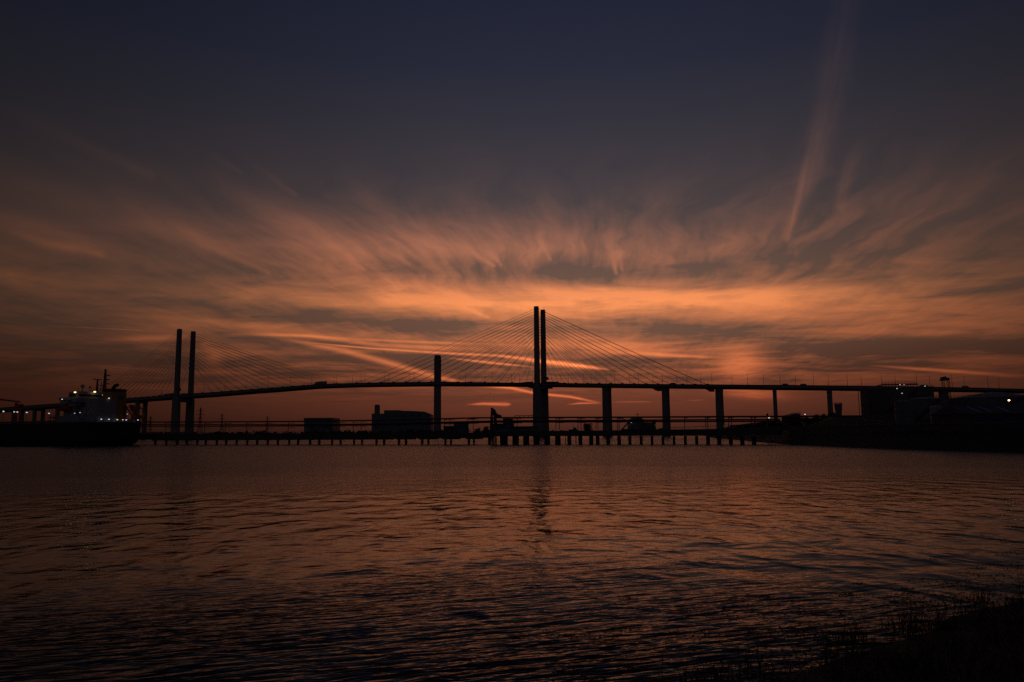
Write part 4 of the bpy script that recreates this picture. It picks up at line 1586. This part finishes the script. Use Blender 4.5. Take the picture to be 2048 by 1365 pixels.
# roof gantry with rails, a domed vent and the stair tower
mb = MB()
pa, pbx = at(1745, 775, 330 + r), at(1765, 769.5, 330 + r)
pc_ = at(1834, 768.6, 330 + r)
mb.beam(pa, pbx, 1.2, 0.4)
mb.beam(pbx, pc_, 1.2, 0.5)
for k in range(12):
    p = pbx.lerp(pc_, k / 11)
    mb.beam(p, p + UP * 1.2, 0.09)
    mb.beam(p, Vector((p.x, p.y, ZB + H)), 0.12)
mb.beam(pbx + UP * 1.2, pc_ + UP * 1.2, 0.1)
mb.beam(pbx + UP * 0.6, pc_ + UP * 0.6, 0.1)
mb.build("roof_gantry", M["steel"], t, c)
q = at(1847, 774, 330 + r)
MB().lathe(Vector((q.x, q.y, q.z - 0.6)), [(2.1, 0), (2.0, 0.7), (1.3, 1.3), (0, 1.6)], 20).build("vent_dome", M["tankdark"], t, c)
stt = MB()
xs = [at(1722, 800, 330 + r * 0.6), at(1727.5, 800, 330 + r * 0.6)]
ztp = at(1722, 781.5, 330 + r * 0.6).z
for x_ in xs:
    for yy in (0, 2.2):
        stt.beam((x_.x, x_.y + yy, ZB - 1), (x_.x, x_.y + yy, ztp), 0.2)
nlev = 12
for k in range(nlev):
    z0, z1 = ZB + (ztp - ZB) * k / nlev, ZB + (ztp - ZB) * (k + 1) / nlev
    a, b = (xs[0], xs[1]) if k % 2 == 0 else (xs[1], xs[0])
    stt.beam((a.x, a.y, z0), (b.x, b.y, z1), 0.5, 0.12)
    stt.beam((xs[0].x, xs[0].y, z1), (xs[1].x, xs[1].y, z1), 0.16)
stt.build("stair_tower", M["steel"], t, c)


def wall_lamp(px, py, Y, rad, mat, parent, c, name="floodlight"):
    p = at(px, py, Y)
    o_ = MB().sphere(p, rad, 10, 0.7).build(name, M[mat], parent, c)
    MB().box(p + UP * (rad * 0.7 + 0.08) + Vector((0, 0.15, 0)), (rad * 1.8, rad * 1.6, 0.16)).build("lamp_housing", M["steel"], o_, c)


for px, py, rad, mat in ((1794, 777.6, 0.22, "cool_lamp"), (1800, 769.8, 0.28, "dim_lamp"), (1804, 787, 0.30, "dim_lamp"), (1850, 772.6, 0.22, "cool_lamp"), (1808, 770, 0.22, "dim_lamp")):
    wall_lamp(px, py, 328, rad, mat, t, c)
t, c, r, H = cyl_tank(1852, 38, 797.5, 285, ZB, "mid-sized grey tank in front of the largest tank's right side", "tank", 0.9)
wall_lamp(1802.4, 832.4, 284, 0.22, "orange_lamp", t, c)
wall_lamp(1805.0, 832.4, 284, 0.30, "orange_lamp", t, c)
cyl_tank(1806, 16, 803.5, 270, ZB, "narrow grey tank below the largest tank, left of the mid-sized one", "tank", 0.7, rail=False)
t, c, r, H = cyl_tank(1984, 82, 793.5, 300, ZB, "wide pale tank with a shallow cone roof beside the bright warm lamp", "tank", 2.6)
# slender white vessel
p = at(1870, 811, 245)
c = Vector((p.x, 245, ZB))
rr = 9.6 * 245 / F_PX
vt = thing("pressure_vessel", "slender white upright vessel with a domed top among the tanks", "tank", c, "storage tanks on the right bank")
h_ = p.z - ZB
MB().lathe(c, [(rr, -2), (rr, h_ - 0.7), (rr * 0.85, h_ - 0.3), (rr * 0.5, h_ - 0.06), (0, h_)], 28).build("shell", M["white"], vt, c)
mb = MB()
for k in range(14):
    mb.beam(c + Vector((-0.25, -rr - 0.2, h_ * k / 14)), c + Vector((0.25, -rr - 0.2, h_ * k / 14)), 0.06)
for x_ in (-0.25, 0.25):
    mb.beam(c + Vector((x_, -rr - 0.2, 0)), c + Vector((x_, -rr - 0.2, h_ - 0.4)), 0.07)
mb.build("ladder", M["steel"], vt, c)
# funnel-shaped vessel
p = at(1676.3, 808.6, 420)
c = Vector((p.x, 420, ZB))
cv = thing("hopper", "dark hopper wider at the top, standing by the fifth pier", "hopper", c)
h_ = p.z - ZB
k_ = 420 / F_PX
MB().lathe(c, [(5.2 * k_, -1), (5.4 * k_, h_ - 6.4), (7.4 * k_, h_ - 0.6), (7.7 * k_, h_ - 0.5), (7.7 * k_, h_), (0, h_)], 28).build("shell", M["tank"], cv, c)
mb = MB()
rail_ring(mb, c, 7.3 * k_, h_, 0, 6.283, 20, 0.7)
mb.build("railing", M["steel"], cv, c)

# floodlight gantry
c = at(1892, 800, 310)
c.z = ZB
fg = thing("floodlight_mast", "twin lattice mast with two tilted lamp banks above the bridge deck", "floodlight mast", c)
mb = MB()
for px in (1884.6, 1888.4, 1895.6, 1899.2):
    for yy in (0, 1.4):
        a, b = at(px, 800, 310 + yy), at(px, 762, 310 + yy)
        mb.beam(Vector((b.x, b.y, ZB - 1)), b, 0.16)
for l, r_ in ((1884.6, 1888.4), (1895.6, 1899.2)):
    a0, a1 = at(l, 762, 310), at(r_, 762, 310)
    n = 16
    for k in range(n):
        z0, z1 = ZB + (a0.z - ZB) * k / n, ZB + (a0.z - ZB) * (k + 1) / n
        q0, q1 = (a0, a1) if k % 2 else (a1, a0)
        mb.beam((q0.x, q0.y, z0), (q1.x, q1.y, z1), 0.10)
        mb.beam((a0.x, a0.y, z1), (a1.x, a1.y, z1), 0.10)
        mb.beam((q0.x, q0.y + 1.4, z0), (q1.x, q1.y + 1.4, z1), 0.10)
mb.build("lattice_mast", M["steel"], fg, c)
for pts in ([(1883.2, 762.6), (1884.6, 754.6), (1892.2, 753), (1893.8, 755.8), (1893.2, 760.2)], [(1893.6, 757.8), (1898.8, 755.4), (1899.8, 760.4), (1894.6, 762)]):
    mb = MB()
    mb.prism([at(x, y, 309.4) for x, y in pts], (0, 1.6, 0))
    mb.build("lamp_bank", M["steel"], fg, c)

# near warehouse with pale roof lights
Yw = 205.0
a, b = at(1938, 836, Yw), at(2110, 836, Yw)
zr_ = at(2000, 811, Yw + 9).z
ze = at(1950, 828, Yw).z
c = Vector(((a.x + b.x) / 2, Yw, 5.0))
wr = thing("warehouse", "near dark blue shed with three pale slanting roof strips", "warehouse", c)
MB().hexa([Vector((a.x, Yw, 3)), Vector((b.x, Yw, 3)), Vector((b.x, Yw + 18, 3)), Vector((a.x, Yw + 18, 3))], [Vector((a.x, Yw, ze)), Vector((b.x, Yw, ze)), Vector((b.x, Yw + 18, ze)), Vector((a.x, Yw + 18, ze))]).build("wall", M["shedblue"], wr, c)
ro = MB().prism([(a.x - 0.4, Yw - 0.5, ze + 0.01), (a.x - 0.4, Yw + 18.5, ze + 0.01), (a.x - 0.4, Yw + 9, zr_)], (b.x - a.x + 0.8, 0, 0)).build("roof", M["shedblue"], wr, c)
sd = Vector((0, 9.5, zr_ - ze)).normalized()
nn = Vector((0, -(zr_ - ze), 9.5)).normalized()
for px in (1957, 1981, 2016):
    x_ = at(px, 826, Yw + 2).x
    st0 = Vector((x_, Yw - 0.5, ze + 0.01)) + sd * 2.0
    MB().box(st0 + sd * 2.8 + nn * 0.06, (0.5, 5.6, 0.1), (Vector((1, 0, 0)), sd, nn)).build("roof_light", M["roof_light"], ro, c)


def lamp_on_post(px, py, Y, rad, mat, label, zb=ZB, g=None):
    p = at(px, py, Y)
    c = Vector((p.x, p.y, zb))
    t = thing("lamp_post", label, "lamp post", c, g)
    MB().tube([(p.x, p.y + 0.35, zb - 1.5), (p.x, p.y + 0.35, p.z + rad)], 0.13, 8, 0.08).build("pole", M["steel"], t, c)
    MB().box((p.x, p.y + 0.1, p.z + rad + 0.06), (rad * 2, 0.8, 0.12)).build("lamp_head", M["steel"], t, c)
    MB().sphere(p, rad, 10, 0.75).build("bulb", M[mat], t, c)


lamp_on_post(2018, 801.2, 250, 0.33, "bright_lamp", "brightest warm lamp on the right bank, before the cone-roofed tank")
lamp_on_post(1610, 829.2, 300, 0.28, "cool_lamp", "white lamp on the right bank ridge, right of the sloping shed")
lamp_on_post(1538, 836.0, 330, 0.32, "cool_lamp", "white lamp under the jetty pipe, left of the third slim pier", 4.0)
lamp_on_post(1734.6, 851.8, 240, 0.2, "cool_lamp", "low white lamp on the right bank below the lattice stair tower", 4.0)
lamp_on_post(1772.4, 851.2, 240, 0.14, "dim_lamp", "faint low lamp on the right bank beneath the largest tank", 4.0)
lamp_on_post(1447.3, 851.4, 420, 0.22, "cool_lamp", "tiny lamp on the shore beside the wide bridge pier", 3.0)
mk_ = at(1535, 836, 330)
c = Vector((mk_.x, mk_.y, 4))
nm = thing("beacon_post", "short thick post standing above the jetty pipe, left of a pier", "post", c)
zt = at(1535, 827, 330).z
MB().tube([(c.x, c.y, 3), (c.x, c.y, zt - 0.6)], 0.25, 8).build("pole", M["steel"], nm, c)
MB().lathe((c.x, c.y, zt - 1.6), [(0.42, 0), (0.42, 1.2), (0.1, 1.6), (0, 1.6)], 12).build("beacon", M["steel"], nm, c)

# shed with a sloping roof on the ridge, bunded wall, pipe run, bushes
Yq = 310
pts = [at(1572, 833.5, Yq), at(1577, 831.6, Yq), at(1601, 827.0, Yq), at(1602.5, 829.8, Yq), at(1602.5, 840, Yq), at(1572, 840, Yq)]
c = Vector((pts[0].x, Yq, ZB))
sh = thing("lean_to_shed", "small shed with a sloping roof on the right bank ridge", "shed", c)
MB().prism([pts[1] - UP * 0.25, pts[2] - UP * 0.25, Vector((pts[2].x, Yq, 5)), Vector((pts[1].x, Yq, 5))], (0, 8, 0)).build("wall", M["timber"], sh, c)
MB().beam(pts[0] + Vector((0, 4, 0)), pts[2] + Vector((0, 4, 0.2)), 9.0, 0.22).build("roof", M["tankdark"], sh, c)

wl = thing("flood_wall", "low dark concrete wall along the right bank in front of the tanks", "wall", (112, 230, 4))
wp = [(101.5, 300), (101, 262), (102.5, 222), (107, 190), (117, 160), (126, 134)]
mb = MB()
for (x0, y0), (x1, y1) in zip(wp, wp[1:]):
    mb.beam(Vector((x0 + 6, y0, 4.2)), Vector((x1 + 6, y1, 4.2)), 0.4, 4.4)
mb.build("wall", M["dark_concrete"], wl, wl.location)
mb = MB()
for (x0, y0), (x1, y1) in zip(wp, wp[1:]):
    mb.beam(Vector((x0 + 6, y0, 6.5)), Vector((x1 + 6, y1, 6.5)), 0.7, 0.2)
mb.build("coping", M["concrete"], wl, wl.location)

bushes = [(1440, 868, 861, 560, 9), (1466, 866, 853, 470, 9), (1490, 862, 849, 430, 9), (1519, 858, 843, 390, 9), (1545, 850, 840, 365, 7), (1640, 840, 829, 330, 8), (1655, 838, 824.5, 330, 6), (1690, 838, 829.5, 330, 6), (1705, 840, 832, 330, 8), (1620, 842, 833, 325, 9)]
bl_ = ["at the water's tip below the wide pier", "just right of the wide pier's foot", "second right of the wide pier", "beneath the jetty pipe near the beacon post", "between the beacon post and the sloping shed",
       "right of the sloping shed, low and broad", "tallest beside the hopper's left", "just right of the hopper", "between the hopper and the lattice stair tower", "nearest the white ridge lamp"]
for (px, yb, yt, Y, w), lb in zip(bushes, bl_):
    p = at(px, yb, Y)
    zt = at(px, yt, Y).z
    zb_ = min(p.z, zt - 3) - 1.5
    o = Vector((p.x, Y, zb_))
    t = thing("bush", f"dark bush on the right bank, {lb}", "bush", o, "bushes on the right bank")
    f = MB()
    for k in range(14):
        a, rr_ = random.uniform(0, 6.28), random.random() ** 0.5 * w * 0.6
        leaf_clump(f, o + Vector((math.cos(a) * rr_, math.sin(a) * rr_, random.uniform(0.2, 0.85) * (zt - zb_) * (1 - 0.3 * rr_ / w))), (zt - zb_) * 0.2, 70, 0.35)
    f.build("foliage", M["leaf"], t, o)
    s_ = MB()
    for k in range(4):
        a = k * 1.6
        s_.tube([o, o + Vector((math.cos(a) * w * 0.25, math.sin(a) * w * 0.25, (zt - zb_) * 0.6))], 0.12, 6, 0.04)
    s_.build("stem", M["bark"], t, o)

# ------------------------------------------------------------------ birds
for px, py, Y, lb in ((979.7, 786.5, 420, "tiny dark bird flying under the deck, left of the taller pylon"), (1060.5, 780.5, 440, "tiny dark bird close under the deck beside the taller pylon"),
                      (1103.4, 756.8, 430, "tiny dark bird above the deck, just right of the taller pylon"), (1206, 756, 450, "tiny dark bird among the stay cables above the first right pier"), (1087.8, 616.5, 430, "tiny dark bird above the rear leg of the taller pylon")):
    p = at(px, py, Y)
    t = thing("bird", lb, "bird", p, "birds around the bridge")
    b = MB()
    b.tube([p + Vector((-0.35, 0, 0)), p + Vector((-0.2, 0, 0)), p + Vector((0.1, 0, 0)), p + Vector((0.3, 0, 0.02)), p + Vector((0.42, 0, 0))], 0.10, 8)
    for sg in (-1, 1):
        b.prism([p + Vector((0.12, sg * 0.05, 0.04)), p + Vector((0.05, sg * 0.45, 0.26)), p + Vector((-0.15, sg * 0.8, 0.18)), p + Vector((-0.12, sg * 0.4, 0.2)), p + Vector((-0.18, sg * 0.05, 0.02))], (0, 0, 0.03))
    b.build("body", M["bird"], t, p)

# ------------------------------------------------------------------ foreground grass, reeds and weed
def shore_frame(i):
    p = SHORE[i]
    a, b = SHORE[max(0, i - 1)], SHORE[min(len(SHORE) - 1, i + 1)]
    d = (b - a).normalized()
    return p, d, Vector((d.y, -d.x, 0))


near_i = [i for i, p in enumerate(SHORE) if -8 < p.x < 46 and p.y < 50]


def blade(mb, base, h, w, lean):
    ang = random.uniform(0, math.pi)
    u = Vector((math.cos(ang), math.sin(ang), 0)) * w
    la_ = Vector((random.gauss(0, lean), random.gauss(0, lean), 0))
    pts = []
    for f in (0, 0.45, 0.8):
        c = base + UP * h * f + la_ * (f * f * h)
        k = 1 - f * 0.75
        pts.append((mb.bm.verts.new(c - u * k), mb.bm.verts.new(c + u * k)))
    tip = mb.bm.verts.new(base + UP * h + la_ * h)
    for (a, b), (c, d) in zip(pts, pts[1:]):
        mb.bm.faces.new([a, b, d, c])
    mb.bm.faces.new([pts[-1][0], pts[-1][1], tip])


def ground_z(q, t):
    k = min(1.0, abs(t) / 5 + 0.22)
    return bank_height(Vector((q.x, 0, 0)), t) + (mnoise.noise(q * 0.25) * 0.22 + mnoise.noise(q * 0.9) * 0.16) * k


gr = MB()
for _ in range(44000):
    i = random.choice(near_i)
    p, d, n = shore_frame(i)
    t_ = random.uniform(-0.9, 5.0) if random.random() < 0.6 else random.uniform(4, 12.5)
    q = p + d * random.uniform(-0.8, 0.8) + n * t_
    cl = mnoise.noise(Vector((q.x, q.y, 3.0)) * 0.8)
    if (cl < -0.05 and t_ < 1.2) or (t_ < 0 and cl < 0.15):
        continue
    h = random.uniform(0.12, 0.46) * (1.0 + 0.8 * cl)
    blade(gr, Vector((q.x, q.y, max(ground_z(q, t_), 0.0) - 0.05)), max(0.08, h) + 0.05, random.uniform(0.006, 0.017), 0.42)
for _ in range(170):                                   # taller tussocks
    i = random.choice(near_i)
    p, d, n = shore_frame(i)
    t_ = random.uniform(-0.3, 11)
    c = p + d * random.uniform(-1, 1) + n * t_
    hh = random.uniform(0.22, 0.58)
    for k in range(45):
        q = c + Vector((random.gauss(0, 0.14), random.gauss(0, 0.14), 0))
        blade(gr, Vector((q.x, q.y, max(ground_z(c, t_), 0.0) - 0.05)), hh * random.uniform(0.5, 1.0), random.uniform(0.006, 0.013), 0.45)
tag(gr.build("grass", M["grass"]), "short dark grass covering the near bank", "grass", None, "stuff")

rd_ = MB()
for _ in range(330):
    i = random.choice(near_i)
    p, d, n = shore_frame(i)
    t_ = random.gauss(0.3, 0.9)
    cx_ = p + d * random.uniform(-1, 1) + n * t_
    for k in range(random.choice((1, 1, 2, 3, 5, 8))):
        q = cx_ + Vector((random.gauss(0, 0.18), random.gauss(0, 0.18), 0))
        blade(rd_, Vector((q.x, q.y, max(0.0, ground_z(q, t_)) - 0.1)), random.uniform(0.35, 0.95) * random.uniform(0.6, 1.0), random.uniform(0.006, 0.011), 0.18)
tag(rd_.build("reeds", M["grass"]), "thin upright reed stems along the water's edge", "reeds", None, "stuff")

wd_ = MB()
cl_n = 0
while cl_n < 230:
    i = random.choice(near_i)
    p, d, n = shore_frame(i)
    t_ = -abs(random.gauss(0, 2.6)) + 0.3
    c = p + d * random.uniform(-1.5, 1.5) + n * t_
    if c.x < 1.0 or mnoise.noise(c * 0.35) < -0.25:
        continue
    cl_n += 1
    R_ = random.uniform(0.08, 0.5) * (1.2 if t_ > -2 else 0.8)
    for k in range(int(24 + R_ * 120)):
        q = c + Vector((random.gauss(0, R_ * 1.5), random.gauss(0, R_ * 0.8), random.uniform(0.005, 0.03)))
        a = random.uniform(0, 6.28)
        L = random.uniform(0.03, 0.12)
        u = Vector((math.cos(a), math.sin(a), random.uniform(-0.05, 0.14))) * L
        v = Vector((-math.sin(a), math.cos(a), random.uniform(-0.1, 0.1))) * L * 0.34
        q.z = max(q.z, 0.0)
        wd_.bm.faces.new([wd_.bm.verts.new(x) for x in (q, q + u * 0.5 + v, q + u, q + u * 0.5 - v)])
tag(wd_.build("floating_weed", M["weed"]), "ragged dark weed floating off the near bank", "weed", None, "stuff")

# ------------------------------------------------------------------ last light: one very low, weak, soft sun
sd_ = bpy.data.lights.new("sun", "SUN")
sd_.energy = 0.004
sd_.angle = R(60)
sd_.color = (1.0, 0.55, 0.3)
so_ = bpy.data.objects.new("sun", sd_)
COL.objects.link(so_)
so_.rotation_euler = (R(90 - 1.0), 0, math.pi - 0.065)

scene.view_settings.view_transform = "Standard"
scene.view_settings.look = "None"
scene.view_settings.exposure = 0.0
scene.view_settings.gamma = 1.0
scene.cycles.max_bounces = 6
scene.cycles.glossy_bounces = 3
scene.cycles.diffuse_bounces = 2
scene.cycles.sample_clamp_indirect = 0.7
scene.cycles.use_denoising = False
